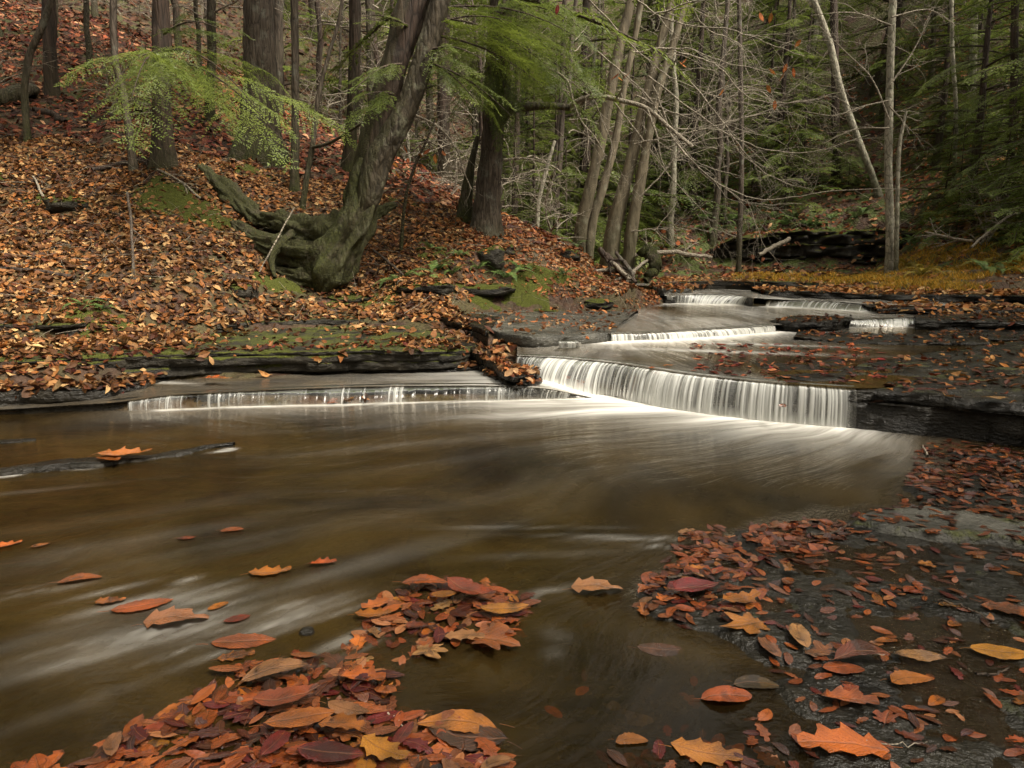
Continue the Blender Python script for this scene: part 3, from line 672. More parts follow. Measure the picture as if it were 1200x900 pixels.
def water(name, X, Y, Z, foam, murk, rip, kind, film=0.0):
    nu, nv = X.shape; V = np.stack([X, Y, Z], -1).reshape(-1, 3)
    return tag(obj(name, mesh_np(name, V, [grid_faces(nu, nv)], M['water'], attrs=dict(film=np.broadcast_to(film, X.shape).ravel(), foam=np.clip(foam, 0, 1.4).ravel(), murk=np.clip(murk, 0, 1).ravel(), rip=np.broadcast_to(rip, X.shape).ravel()),
                   vec=dict(flow=flow_coords(X, Y, kind).reshape(-1, 3)))), kind='structure')
# near pool: columns fan out from the far water line so no sheet shows behind the falls
farl = np.vstack([[[-14, 5.35, 0]], STRIP_BASE[:-1], FALL_BASE[3:], line([(1100,514),(1200,524),(1350,545)], 0), [[7, 4.0, 0]]])
fx = np.unique(np.concatenate([np.linspace(-9, -5, 30), np.arange(-5, 4.6, .028), np.linspace(4.6, 7, 14)]))
fy_far = np.interp(fx, farl[:, 0], farl[:, 1]) + .07
tt = np.linspace(0, 1, 230)**.8
X = fx[:, None]*np.ones(230)[None]; Yw = -2.0 + (fy_far[:, None]+2.0)*tt[None]
dm = dist_line(X, Yw, xy(FALL_BASE[2:])); dst = dist_line(X, Yw, xy(STRIP_BASE[4:])); dmid = dist_line(X, Yw, xy(MID_CREST))
foam = 1.05*np.exp(-(dm/.30)**1.1) + .12*np.exp(-dm/.8)
foam *= 1 - .85*sstep(2.25, 2.75, X)
foam += .42*np.exp(-(dst/.05)**2) + .16*np.exp(-dst/.25)
foam += .55*np.exp(-((dmid-.02)/.022)**2)*sstep(-.2, .5, noise(X*9, Yw*3, 0, 15))*(X < -1.6)
for b in [(650,474,.5,.13,5.5),(690,483,.8,.12,9.0),(700,480,.5,.16,.8),(560,515,.9,.08,.35),(480,520,.7,.06,.35),(440,500,.8,.06,.30),(700,550,1.6,.35,.22),(640,525,1.2,.10,.22),
          (150,706,.16,.028,.75),(205,702,.10,.03,.6),(245,700,.12,.03,.85),(285,716,.2,.03,.35),(330,690,.25,.03,.5),(385,672,.3,.05,.3),(450,650,.5,.06,.35),(520,640,.5,.04,.3),(60,660,.35,.08,.4),(110,640,.3,.05,.35),
          (170,735,.3,.05,.5),(230,745,.3,.06,.45),(310,735,.22,.05,.5),(60,745,.35,.06,.35),(100,760,.3,.06,.3),(30,790,.3,.05,.35),(80,830,.25,.03,.4),(340,720,.12,.05,.4),(415,745,.12,.02,.5),(440,740,.1,.012,.6),
          (30,548,.4,.02,.4),(250,617,.5,.08,.3),(40,575,.4,.03,.35),(200,650,.6,.05,.3),
          (610,705,.10,.02,.7),(650,690,.1,.015,.5,.3),(745,632,.2,.014,1.0,.05),(690,628,.25,.014,1.3,-.03),(770,640,.12,.012,.8,.0),(620,618,.35,.012,1.0,.0),(640,650,.3,.03,.5,.1),(655,745,.03,.05,.35),(650,765,.03,.03,.3),(300,640,.9,.05,.22),(170,600,.9,.09,.16)]:  # two small spots in the clear water are faint reflections painted as foam
    foam += blob(X, Yw, b[0], b[1], b[2], b[3], b[4]*(.07 if b[2] > .45 else (.08 if b[2] > .2 else .2)), ang=b[5] if len(b) > 5 else None)
_rr = np.random.default_rng(9)
for k in range(34):
    foam += blob(X, Yw, _rr.uniform(20, 430), _rr.uniform(672, 790), _rr.uniform(.04, .14), _rr.uniform(.008, .022), _rr.uniform(.04, .16))
clear = sstep(-.05, .35, poly_sd(X, Yw, poly_px([(560,720),(640,710),(745,712),(900,770),(1250,700),(1300,1000),(500,1000),(560,830)], 0)))
shl = sstep(-.12, .2, poly_sd(X, Yw, SHORE) + .10*fbm(X*3.5, Yw*3.5, 0, 77, 3))
murk = .55 - .45*np.maximum(clear, shl) + .4*np.exp(-dm/1.3)
foam = foam*(1-.96*shl)
rip = .34 + .5*np.exp(-dm/.5) + .15*shl - .12*clear
Zw = .0015*fbm(X*3, Yw*3, 0, 61)
rid = -sstep(.02, .14, poly_sd(X, Yw, xy(FALL_CREST) + [(6, 4.4), (8, 9), (-3, 9)]))*.2
water('pool_water', X, Yw, Zw+rid, foam, murk, rip, 'pool', .9*shl)
def ribbon(name, front, back, foamf, murk=.7, rip=.4, kind='down', ds=.05, nv=40, z=None):
    F = resample(front, ds=ds); B = resample(back, n=len(F)); t = np.linspace(0, 1, nv)[None, :, None]
    Q = F[:, None]*(1-t) + B[:, None]*t
    X, Y, Z = Q[..., 0], Q[..., 1], Q[..., 2] + .002*noise(Q[..., 0]*4, Q[..., 1]*4)
    return water(name, X, Y, Z, foamf(X, Y, t[..., 0]*np.ones_like(X)), np.full(X.shape, murk), rip, kind)
strip_back = line([(-120,462,.10),(0,460,.11),(80,456,.11),(150,450,.115),(190,444,.115),(240,440,.115),(300,438,.115),(400,436,.115),(500,434,.115),(600,430,.115),(640,430,.115),(690,440,.03)], .11)
ribbon('strip_water', STRIP_CREST, strip_back, lambda x, y, t: .30*np.exp(-((x-.4)/1.2)**2) + 1.1*np.exp(-(dist_line(x, y, xy(FALL_BASE[:4]))/.13)**2) + .35*np.exp(-dist_line(x, y, xy(FALL_BASE[:4]))/.5) + .05 + blob(x, y, 190, 448, .4, .05, .3, .11, 2.8), .9, .3, 'across')
u1_back = line([(606,399),(660,398),(716,398.5),(780,396),(845,392),(908,386),(986,383),(1076,382),(1200,386),(1330,389)], .28)
u1_front = np.vstack([FALL_CREST, line([(1100,448),(1330,462)], .28)])
ribbon('upper_pool_water', u1_front, u1_back, lambda x, y, t: 1.0*np.exp(-(dist_line(x, y, xy(FALL2_BASE))/.20)**2) + .5*np.exp(-dist_line(x, y, xy(FALL2_BASE))/.45) + .5*np.exp(-(dist_line(x, y, xy(FALL3_BASE))/.09)**2)
       + .15*np.exp(-(t/.06)**2)*(x < 2) + blob(x, y, 850, 412, .9, .10, .35, .28, 2.9) + blob(x, y, 900, 404, .8, .07, .35, .28, 2.9) + .08*sstep(2.4, .6, x), .93, .5, 'down', ds=.04, nv=60)
u2_front = np.vstack([line([(640,394)], .372), FALL2_CREST, line([(945,378)], .372), FALL3_CREST, line([(1130,372),(1330,371)], .37)])
u2_back = line([(640,362),(700,358),(760,355),(830,355.5),(884,356),(960,357),(1010,359),(1060,361),(1130,362),(1330,362)], .372)
ribbon('second_pool_water', u2_front, u2_back, lambda x, y, t: .9*np.exp(-(dist_line(x, y, xy(FALL4_BASE))/.3)**2) + .6*np.exp(-(dist_line(x, y, xy(RIFFLE_BASE))/.22)**2) + .16 + .2*noise(x*2, y*.8, 0, 5)*(t < .8), .93, .6, 'down', ds=.06, nv=50)
u3_front = np.vstack([FALL4_CREST, RIFFLE_CREST[1:], line([(1130,358)], .46)])
u3_back = line([(775,342,.525),(800,338,.53),(830,336.5,.53),(862,336.5,.53),(884,337,.53),(940,338,.53),(985,340,.53),(1040,342,.53),(1100,344,.53)], .53)
ribbon('third_pool_water', u3_front, u3_back, lambda x, y, t: .2 + .3*np.exp(-(t/.12)**2) + .2*noise(x*3, y*1.2, 0, 6), .93, .7, 'down', ds=.08, nv=40)
far_f = np.array([at(735,334,z=.53), at(800,336,z=.53), at(900,337,z=.53)]); far_b = np.array([[-9, 26.2, .53], [-3, 24.5, .53], [3.2, 22.5, .53]])
ribbon('far_water', far_f, far_b, lambda x, y, t: .1+0*x, .8, .2, 'down', ds=.15, nv=30)

# ------------------------------------------------------------------ falls: corrugated sheets of strands from crest to foot
def fall(name, crest, base, label, density=.75, strand=.022, seed=0, ds=.0055, nv=26, bulge=.05, relief=.012, fade=None, lead=.10, top=.0):
    C = resample(crest, ds=ds); n = len(C); B = resample(base, n=n)
    L = np.linspace(0, 1, n)*np.linalg.norm(np.diff(C, axis=0), axis=1).sum()
    D = B - C; D[:, 2] = 0; T = np.gradient(C, axis=0); N = np.stack([T[:, 1], -T[:, 0], 0*T[:, 0]], 1); N /= np.linalg.norm(N, axis=1)[:, None]
    N *= np.sign(-N[:, 1:2] + 1e-6)
    s1 = noise(L/strand, 0, 0, seed); s2 = noise(L/strand*2.7, 3, 0, seed+1); s3 = noise(L/.16, 7, 0, seed+2); s4 = noise(L/.5, 1, 0, seed+4)
    st = .5 + .5*s1 + .22*s2
    rows, ws = [], []
    for j in range(nv):
        t = j/(nv-1)
        if t < .25:                                       # water bending over the lip
            q = t/.25; f = -lead*(1-q); z = C[:, 2] + .004*(1-q) - .012*q*q; h = 0
            XY = C[:, :2] + N[:, :2]*f
        else:
            q = (t-.25)/.75; fx_ = q**.55
            z = (C[:, 2]-.012) + (B[:, 2]-.03 - C[:, 2]+.012)*q**1.25
            XY = C[:, :2]*(1-fx_) + B[:, :2]*fx_ + N[:, :2]*(bulge*np.sin(math.pi*q)**1 * .3); h = q
        g = min(1, t/.2)
        wob = noise(L/strand*.35 + q*.4, h*2.2, 0, seed+9)
        XY = XY + N[:, :2]*((st-.5)*relief*g + .006*wob*g)[:, None]
        dens = density + .34*s3 + .26*s4
        w = np.clip((.5+.5*noise((L + .012*h*s4)/strand, h*.55, 0, seed) + .45*s2 + .2*noise(L/.006, 5, 0, seed+6) - (1-dens))*1.5, 0, 1)
        w = np.clip(w*.78 + .36*np.clip(dens, 0, 1), 0, 1)*(.9 if density > .6 else .62)
        w = w*(.25 + .75*sstep(.0, .3, t)) if t < .3 else w
        w = np.maximum(w, sstep(.66 + .1*s3, 1.0, t)*.95*np.clip(dens + .15, 0, 1))
        if t < .12: w = w*.5*t/.12
        if fade is not None: w = w*fade(L/L[-1])
        rows.append(np.column_stack([XY, z])); ws.append(np.clip(w, 0, .97))
    V = np.stack(rows, 1).reshape(-1, 3); W = np.stack(ws, 1).ravel()
    return tag(obj(name, mesh_np(name, V, [grid_faces(n, nv)], M['fall'], attrs=dict(w=W))), label, 'waterfall')
fall('waterfall', FALL_CREST, FALL_BASE, 'widest white waterfall of many fine strands curving across the middle of the creek', .78, .019, 1, relief=.014, fade=lambda u: sstep(1.0, .955, u)*.9+.1)
fall('waterfall', STRIP_CREST[3:], STRIP_BASE[3:], 'long thin waterfall with gaps of black rock on the left, below the mossy ledge', .30, .016, 2, bulge=.03, relief=.008)
fall('waterfall', FALL2_CREST, FALL2_BASE, 'second low white fall directly upstream of the widest one', .95, .022, 3, relief=.01)
fall('waterfall', FALL3_CREST, FALL3_BASE, 'little thin fall right of the small leaf-topped rock island', .58, .035, 4, relief=.01)
fall('waterfall', FALL4_CREST, FALL4_BASE, 'farthest white fall beside the pale grey block', .85, .03, 5, relief=.012)
fall('waterfall', RIFFLE_CREST, RIFFLE_BASE, 'broken white riffle between the farthest fall and the right bank', .42, .04, 6, relief=.012)
fall('waterfall', line([(655,401),(668,401),(680,400)], .375), line([(655,407),(668,407),(680,406)], .28), 'tiny trickle off the front edge of the wide wet slab', .45, .02, 8, relief=.004)
fall('waterfall', line([(1100,373),(1112,373)], .40), line([(1100,387),(1112,387)], .28), 'tiny trickle over the dark straight-fronted ledge at the right edge', .4, .03, 9, relief=.004)
# ------------------------------------------------------------------ foliage and branch builders
def rot_frame(d, roll=0.0):
    """3x3 with x axis along d"""
    d = np.asarray(d, float); d = d/np.linalg.norm(d)
    up = np.array([0, 0, 1.0]); y = np.cross(up, d)
    if np.linalg.norm(y) < 1e-3: y = np.array([0, 1.0, 0])
    y /= np.linalg.norm(y); z = np.cross(d, y)
    c, s = math.cos(roll), math.sin(roll)
    return np.stack([d, y*c + z*s, z*c - y*s], 1)
def spray(L=1.0, ntw=18, wid=.34, sub=.055, sw=.011, dsub=.026, droop=.22, seed=0):
    """flat feathery hemlock bough along +x; returns verts (n*4), quads"""
    r = np.random.default_rng(seed); P = []; Dv = []; Ls = []
    for i in range(ntw):
        t = (i + .6)/ntw
        for sgn in (-1, 1):
            lw = wid*L*(1.15 - t)*min(1, .35 + t*2.2)*r.uniform(.55, 1.15)
            a = sgn*math.radians(r.uniform(42, 66)); b = np.array([t*L, 0, 0]); d = np.array([math.cos(a), math.sin(a), r.uniform(-.12, .05)])
            m = max(3, int(lw/dsub)); q = (np.arange(m)+.5)/m
            base = b + d*(q*lw)[:, None]; base[:, 2] -= .5*(q*lw)**2/max(wid*L, .1)
            for s2 in (-1, 1):
                a2 = a + s2*np.radians(r.uniform(32, 60, m)); dd = np.stack([np.cos(a2), np.sin(a2), r.uniform(-.35, .2, m)], 1)
                P.append(base); Dv.append(dd); Ls.append(sub*(1.1-.6*q)*r.uniform(.6, 1.3, m))
            P.append(base[-1:]); Dv.append(d[None]); Ls.append(np.array([sub*1.2]))
    m = int(L/dsub); q = (np.arange(m)+.5)/m
    for s2 in (-1, 1):
        a2 = s2*np.radians(r.uniform(35, 60, m)); P.append(np.stack([q*L, 0*q, 0*q], 1)); Dv.append(np.stack([np.cos(a2), np.sin(a2), r.uniform(-.3, .2, m)], 1)); Ls.append(np.full(m, sub))
    P = np.concatenate(P); D = np.concatenate(Dv); D /= np.linalg.norm(D, axis=1)[:, None]; Ls = np.concatenate(Ls)[:, None]
    S = np.cross(D, np.array([0, 0, 1.0]) + r.normal(0, .35, D.shape)); S /= np.linalg.norm(S, axis=1)[:, None]; S *= sw*r.uniform(.7, 1.3, (len(S), 1))
    V = np.stack([P, P + D*Ls*.45 + S, P + D*Ls, P + D*Ls*.45 - S], 1).reshape(-1, 3)
    V[:, 2] -= droop*L*(V[:, 0]/L)**2
    V[:, 2] += .03*L*noise(V[:, 0]/L*6, V[:, 1]/L*6, 0, seed)
    return V, np.arange(len(V)).reshape(-1, 4)
SPL = [(l, [spray(1.0, int(16*l**.45), .36, .050*l**-.45, .0088*l**-.5, .031*l**-.42, .25, s+10*int(l*2)) for s in range(3)]) for l in (1.0, 1.8, 2.8)]
SPR = 'by length'        # coarse, for trees beyond 12 m
SPN = [(l, [spray(1.0, int(20*l**.55), .34, .036*l**-.85, .0046*l**-.8, .018*l**-.6, .20, 20+s+7*int(l*2)) for s in range(2)]) for l in (.8, 1.5, 2.4)]
SPF = 'fine'
def crown_mesh(name, H, r0, n, low=0.0, seed=0, lib=SPR, top=.25, wood=True, elev=(-.25, .25), power=.75):
    r = np.random.default_rng(seed); mb = MB(); wb = MB()
    for k in range(n):
        t = ((k + r.uniform(0, 1))/n)**1.15; z = low + t*(H-low); L = (r0*(1-t)**power + top)*r.uniform(.55, 1.15)
        a = k*2.4 + r.uniform(-.6, .6); d = np.array([math.cos(a), math.sin(a), r.uniform(*elev)])
        lb_ = min(SPL, key=lambda q: abs(q[0]-L))[1] if lib == 'by length' else lib; V, F = lb_[k % len(lb_)]; Rm = rot_frame(d, r.uniform(-.35, .35)); start = .12*L
        mb.add((V*np.array([L, L*.95, L])) @ Rm.T + np.array([0, 0, z]) + d*start, F)
        if wood:
            tt = np.linspace(0, 1, 6)[:, None]; Pb = np.concatenate([tt*L*1.0, 0*tt, -.22*L*tt**2 - .008], 1) @ Rm.T + np.array([0, 0, z]) + d*start*tt.clip(0, 1)
            v, f = tube(Pb, np.linspace(.016*L+.004, .002, 6), 4); wb.add(v, f, attrs=dict(moss=.0))
    return mb.mesh(name, M['hemlock']), (wb.mesh(name+'_wood', M['twigdark']) if wood else None)
def branchlets(P0, d0, L, r0, depth, r, out, bend=.35, split=(3, 6), grav=-.02, ratio=(.35, .65)):
    n = max(5, int(L/.12)); n = min(n, 22)
    P = [np.array(P0, float)]; d = np.array(d0, float); d /= np.linalg.norm(d)
    for k in range(n):
        d = d + r.normal(0, bend/math.sqrt(n)*.9, 3) + np.array([0, 0, grav]); d /= np.linalg.norm(d); P.append(P[-1] + d*L/n)
    P = np.array(P); R = np.linspace(r0, max(r0*.25, .0018), len(P)); out.append((P, R))
    if depth > 0:
        for q in range(r.integers(*split)):
            t = r.uniform(.2, .95); k = int(t*n); dd = P[min(k+1, n)] - P[k]; dd /= np.linalg.norm(dd)
            v = r.normal(0, 1, 3); v -= v.dot(dd)*dd; v /= np.linalg.norm(v); nd = dd*.65 + v*.75
            branchlets(P[k], nd, L*r.uniform(*ratio)*(1.1-.5*t), R[k]*.6, depth-1, r, out, bend, split, grav, ratio)
    return out
def tubes_mesh(name, paths, mat, seg=5, moss=0.0):
    mb = MB()
    for P, R in paths:
        v, f = tube(P, R, 3 if R[0] < .006 else (4 if R[0] < .015 else seg)); mb.add(v, f, attrs=dict(moss=moss))
    return mb.mesh(name, mat)
def bare_crown(name, H, low, n, r0, seed, mat='twig', depth=2):
    r = np.random.default_rng(seed); out = []
    for k in range(n):
        t = (k + r.uniform(0, 1))/n; z = low + t*(H-low); a = r.uniform(0, 6.28); L = r0*(1.15-.75*t)*r.uniform(.6, 1.1)
        branchlets([0, 0, z], [math.cos(a), math.sin(a), r.uniform(.1, .8)], L, .010*L+.004, depth, r, out, .6)
    return tubes_mesh(name, out, M[mat])
def trunk_mesh(name, P, R, mat, seg=20, rough=.10, seed=0, flare=.6, mossbase=1.0, mossh=1.0, mossall=0.0, rs=1.0, ds=.12, sink=.35, lobes=.12):
    """trunk with a root flare; first path point is at the ground"""
    P, R = trunk_curve(P, R, ds)
    d = P[0]-P[1]; d /= np.linalg.norm(d); P = np.vstack([P[0]+d*sink, P]); R = np.append(R[0], R)
    L = np.concatenate([[0], np.cumsum(np.linalg.norm(np.diff(P, axis=0), axis=1))]) - sink
    R = .9*R*(1 + .7*flare*np.exp(-np.clip(L, -.2, None)/(R[0]*1.6+.03)))
    O = P[1].copy(); V, F = tube(P-O, R, seg, rough, rs, seed, lobes=lobes)
    mo = np.clip(mossbase*np.exp(-np.clip(L, 0, None)/mossh) + mossall, 0, 1); mo = np.repeat(mo, seg)
    mb = MB(); mb.add(V, F, attrs=dict(moss=mo)); return mb.mesh(name, M[mat]), O
def tree_px(name, pts, Y, mat, label, ext=9, group=None, cat='tree', parts=(), **kw):
    P, R = px_path(pts, Y, ext)
    g = gz(P[0, 0], P[0, 1]); P[0, 2] = min(P[0, 2], g) if kw.pop('snap', True) else P[0, 2]
    me, O = trunk_mesh('trunk', P, R, mat, **kw)
    root = empty(name, O, label=label, cat=cat, group=group); t = obj('trunk', me, root)
    for nm, m2, z0, sc in parts:
        k = np.argmin(abs(P[:, 2]-O[2]-z0)); o = obj(nm, m2, root); o.location = (P[k, 0]-O[0], P[k, 1]-O[1], z0); o.scale = (sc,)*3; o.rotation_euler.z = random.uniform(0, 6.28)
    return root, O, P, R

hcr = [crown_mesh('crown', 13, 2.9, 62, l_, s) for s, l_ in ((0, 1.4), (1, 3.0), (2, 4.2))]
hcr_small = [crown_mesh('crown', 3.2, 1.15, 38, .25, 10+s, top=.2) for s in range(2)]
hcr_hi = [crown_mesh('crown', 9, 3.2, 52, 0.0, 20+s) for s in range(2)]
bcr = [bare_crown('branches', 12, 2.5, 26, 2.6, 30+s) for s in range(3)]
bcr_hi = [bare_crown('branches', 8, 0, 20, 2.6, 40+s) for s in range(2)]
shrub = [bare_crown('stems', 1.2, 0, 9, 1.3, 50+s, depth=2) for s in range(2)]

def hemlock_parts(root, cm, loc=(0, 0, 0), sc=1.0):
    c = obj('crown', cm[0], root); c.location = loc; c.scale = (sc,)*3; c.rotation_euler.z = random.uniform(0, 6.28)
    if cm[1]: w = tag(obj('limbs', cm[1], root), kind='stuff'); w.location = loc; w.scale = (sc,)*3; w.rotation_euler.z = c.rotation_euler.z
# ------------------------------------------------------------------ trees one can single out
r_, O, P, R = tree_px('hemlock_tree', [(191,196,25),(190,150,22),(190,90,21),(189,40,20),(188,-10,19)], float(hit(191, 196)[1]), 'barkdark', 'straight dark brown trunk on the left bank that green hemlock boughs cross', ext=8, mossbase=.5, mossh=.4)
hemlock_parts(r_, hcr_hi[0], (0, 0, 5.6), 1.3)  # crown above the frame, added for its shade and reflection
# boughs that hang from it in front of the bank
def bough(root, O, a, b, Lw, seed, n=3, lib=SPF, roll=0.0, fan=.5):
    """a bough from point a to b (world), with fine side sprays"""
    mb = MB(); r = np.random.default_rng(seed); a = np.array(a); b = np.array(b); L = np.linalg.norm(b-a)
    for k in range(n):
        t = k/max(n, 1)*.75; s = a + (b-a)*t; s[2] += .06*L*math.sin(math.pi*t)
        sg = 0 if k == 0 else (1 if k % 2 else -1); d = (b-a)/L; an = sg*r.uniform(.35, fan+.25); d2 = np.array([d[0]*math.cos(an)-d[1]*math.sin(an), d[0]*math.sin(an)+d[1]*math.cos(an), d[2]+r.uniform(-.12, .1)])
        l = L*(1.0 if k == 0 else r.uniform(.45, .75)*Lw); lb_ = min(SPN, key=lambda q: abs(q[0]-l))[1]; V, F = lb_[r.integers(len(lb_))]; mb.add((V*l) @ rot_frame(d2, roll+r.uniform(-.3, .3)).T + s - O, F)
    o = obj('bough', mb.mesh('bough', M['hemlock']), root)
    tt = np.linspace(0, 1, 8)[:, None]; Q = a + (b-a)*tt; Q[:, 2] += .06*L*np.sin(math.pi*tt[:, 0]) - .10*L*tt[:, 0]**2
    v, f = tube(Q-O, np.linspace(.018, .003, 8), 5); w = MB(); w.add(v, f, attrs=dict(moss=0)); obj('limb', w.mesh('limb', M['twigdark']), root)
for k, (x0, y0, Y0, x1, y1, Y1) in enumerate([(192,62,10.5,122,92,8.6),(192,60,10.5,300,98,8.6),(192,70,10.5,335,140,8.8),(192,72,10.5,150,84,7.8),(192,40,10.5,260,20,9.5)]):
    bough(r_, O, at(x0, y0, Y=Y0), at(x1, y1, Y=Y1), .8, 100+k, 4, roll=.35*(-1)**k)
tree_px('leaning_tree', [(157,201,10),(152,160,9),(145,112,9),(136,75,8),(133,30,8),(133,-10,8)], float(hit(157, 201)[1]), 'bark', 'slender dark leaning tree just left of the straight dark hemlock trunk', ext=7, seg=12, mossbase=.3)
r_, O, P, R = tree_px('oak_tree', [(303,190,52),(303,160,42),(304,100,37),(304,40,36),(303,-10,35)], 13.4, 'bark', 'thick furrowed trunk with a mossy foot behind the hemlock boughs', ext=9, seg=44, rough=.13, rs=1.6, mossbase=1, mossh=.8, parts=[('branches', bcr_hi[0], 7, 1.4)])
hemlock_parts(r_, hcr_hi[1], (0, 0, 7), 1.5)  # unseen hemlock crown added over this trunk to darken what the water reflects
tree_px('slender_tree', [(345,226,11),(346,150,10),(346,80,9),(345,-10,9)], float(hit(345, 226)[1]), 'bark', 'straight slender tree between the thick furrowed trunk and the curved tree', ext=7, seg=12, parts=[('branches', bcr_hi[1], 5, .8)])
YS = float(hit(354, 246)[1]); r_, O, P, R = tree_px('crooked_sapling', [(354,246,8),(360,205,7),(366,172,7),(372,120,5.5),(385,65,4.5),(397,25,4),(402,-10,3.5)], YS, 'bark', 'thin crooked sapling that sends one long limb across the curved tree', ext=3, seg=10, flare=.3)
b = px_path([(365,173,5,YS),(385,168,5,YS-.3),(415,150,4.5,YS-.8),(450,130,4,YS-1.4),(487,108,3,YS-1.9),(510,100,2,YS-2.1)], 8)
obj('limb', tubes_mesh('limb', [(resample(b[0], n=24)-O, np.linspace(.028, .010, 24))], M['bark'], 8, .5), r_)
tree_px('straight_tree', [(409,205,18),(412,150,15),(415,90,14),(416,30,14),(416,-10,13)], 14, 'barkdark', 'straight brown trunk seen just left of the curved tree', ext=8, seg=16, parts=[('branches', bcr_hi[0], 6, 1.0)])
tree_px('far_trunk', [(325,150,13),(325,90,13),(326,30,12),(327,-10,12)], 18, 'bark', 'paler trunk close behind the thick furrowed trunk', ext=9, seg=14)
tree_px('hillside_tree', [(62,135,20),(60,100,16),(58,50,15),(57,-10,14)], 15, 'barkdark', 'dark trunk with a mossy foot rising beside the fallen log at upper left', ext=8, seg=16, mossbase=.8, mossh=.5)
tree_px('twisted_sapling', [(26,118,8),(30,90,8),(36,60,8),(48,35,8),(58,8,7),(64,-10,6)], 12.5, 'bark', 'twisted brown sapling nearest the upper left corner', ext=3, seg=12, flare=.3)
# the great curved double tree
r_ = None
P, R = px_path([(374,340,26),(381,320,48),(400,286,46),(420,250,40),(432,212,36),(438,190,33)], 9.2)
PA, RA = px_path([(422,250,10),(427,232,22),(431,190,30),(437,165,30),(450,118,30),(464,68,30),(484,5,34),(492,-15,33)], 9.28, 9)
PB, RB = px_path([(424,256,10),(430,238,24),(443,190,28),(459,160,26),(480,118,23),(497,72,23),(516,2,21),(521,-15,21)], 9.08, 7)
P[0, 2] = min(P[0, 2], gz(P[0, 0], P[0, 1])-.05); O = P[0].copy(); root = empty('curved_tree', O, label='great double-stemmed tree curving up from a swollen mossy foot at the water side', cat='tree')
def stem(nm, P, R, seed, moss, mat='barkbirch', seg=48, rough=.09):
    p, r = trunk_curve(P, R, .06); v, f = tube(p-O, r, seg, rough, 1.3, seed, lobes=.16); mb = MB()
    z = np.repeat(p[:, 2], seg); mb.add(v, f, attrs=dict(moss=np.clip(moss*.85 - (z-O[2])*.22 + (v[:, 0] < np.repeat((p-O)[:, 0], seg))*.35, 0, 1))); return obj(nm, mb.mesh(nm, M[mat]), root)
stem('trunk', P, R, 3, 1.0, seg=80, rough=.32); stem('stem', PA, RA, 4, .75, 'barkdark'); stem('stem', PB, RB, 5, .45)
for k, (pts, Y) in enumerate([([(405,284,46,9.3),(372,278,40,9.5),(335,262,30,10.0),(302,246,22,10.5),(270,230,24,10.9),(236,218,14,11.3)], 8.1), ([(398,300,44,9.25),(362,300,34,9.3),(328,292,30,9.6),(300,282,20,9.9),(276,270,12,10.2)], 8.05), ([(385,325,26,9.2),(352,326,22,9.2),(328,318,15,9.35),(312,300,9,9.6)], 9.2), ([(418,262,16,9.4),(440,250,12,9.9),(462,240,8,10.6)], 9.3), ([(350,268,14,9.6),(330,286,10,9.3),(318,305,7,9.1),(322,325,4,9.0)], 9.3),
        ]):
    p, r = px_path(pts, Y)
    for q in range(len(p)):
        g_ = gz(p[q, 0], p[q, 1]); p[q, 2] = min(max(p[q, 2], g_ - .02), g_ + .05) if q > 2 else p[q, 2]
    p, r = trunk_curve(p, r, .05); v, f = tube(p-O, r, 44, .34, 1.7, 20+k, lobes=.3); mb = MB(); mb.add(v, f, attrs=dict(moss=.75)); obj('root', mb.mesh('root', M['barkbirch']), root)
o = obj('branches', bcr_hi[1], root); o.location = (PA[-3]-O)
for k, (x0, y0, x1, y1, Yb) in enumerate([(478,30,420,12,7.6),(470,75,415,95,7.3),(500,60,565,58,7.4),(495,70,560,110,7.5),(460,110,400,118,7.2),(505,30,600,15,8.2),(505,20,640,60,9.0),(500,40,650,95,9.2),(508,10,690,30,9.4),(498,72,600,125,8.6)]):
    bough(root, O, at(x0, y0, Y=9.1), at(x1, y1, Y=Yb+1), .9, 140+k, 4)
# trunk with the broken horizontal limb
r_, O, P, R = tree_px('limbed_tree', [(567,283,38),(569,262,31),(573,215,29),(577,167,27),(580,120,28),(584,60,27),(588,-10,26)], 12, 'bark', 'furrowed grey trunk on the bank crest with a broken limb pointing right', ext=8, seg=40, rough=.15, rs=1.6, mossbase=.6, mossh=.3)
b, br = px_path([(586,140,15),(596,128,12),(620,125,9),(645,124,8),(668,126,7)], 11.9)
obj('broken_limb', tubes_mesh('broken_limb', [(resample(b, n=20)-O, np.interp(np.linspace(0, 1, 20), np.linspace(0, 1, 5), br))], M['bark'], 10, .5), r_)
hemlock_parts(r_, hcr_hi[1], (0, 0, 3.9))
rr = np.random.default_rng(77); pale = []
b, br = px_path([(668,124,6,11.8),(680,117,6,11.7),(700,113,5.5,11.6),(728,118,5,11.4),(758,127,4.5,11.2),(785,150,4,11.1),(812,172,3.5,11)], 11.6); pale.append((resample(b, n=24), np.linspace(br[0], br[-1], 24)))
for pts in [[(758,127),(770,160),(776,190),(780,198)], [(640,78),(665,95),(672,120),(680,140),(700,165),(708,185),(700,192)], [(480,132),(515,150),(535,175),(545,205),(553,222)], [(590,187),(620,186),(645,193)]]:
    b, br = px_path([(p[0], p[1], 3) for p in pts], 11); pale.append((resample(b, n=20), np.linspace(.02, .008, 20)))
base = list(pale)
for P_, R_ in base:
    for q in range(9):
        k = rr.integers(2, len(P_)-1); v = rr.normal(0, 1, 3); branchlets(P_[k], v, rr.uniform(.3, .9), R_[k]*.5, 1, rr, pale, .5)
obj('pale_branch', tubes_mesh('pale_branch', [(p-O, r) for p, r in pale], M['twig'], 6), r_)
tree_px('mossy_stub', [(544,256,16),(547,225,14),(553,190,9),(560,160,6)], 12.3, 'bark', 'short leaning mossy stem against the left side of the limbed trunk', ext=None, seg=14, mossbase=1, mossh=1.6)
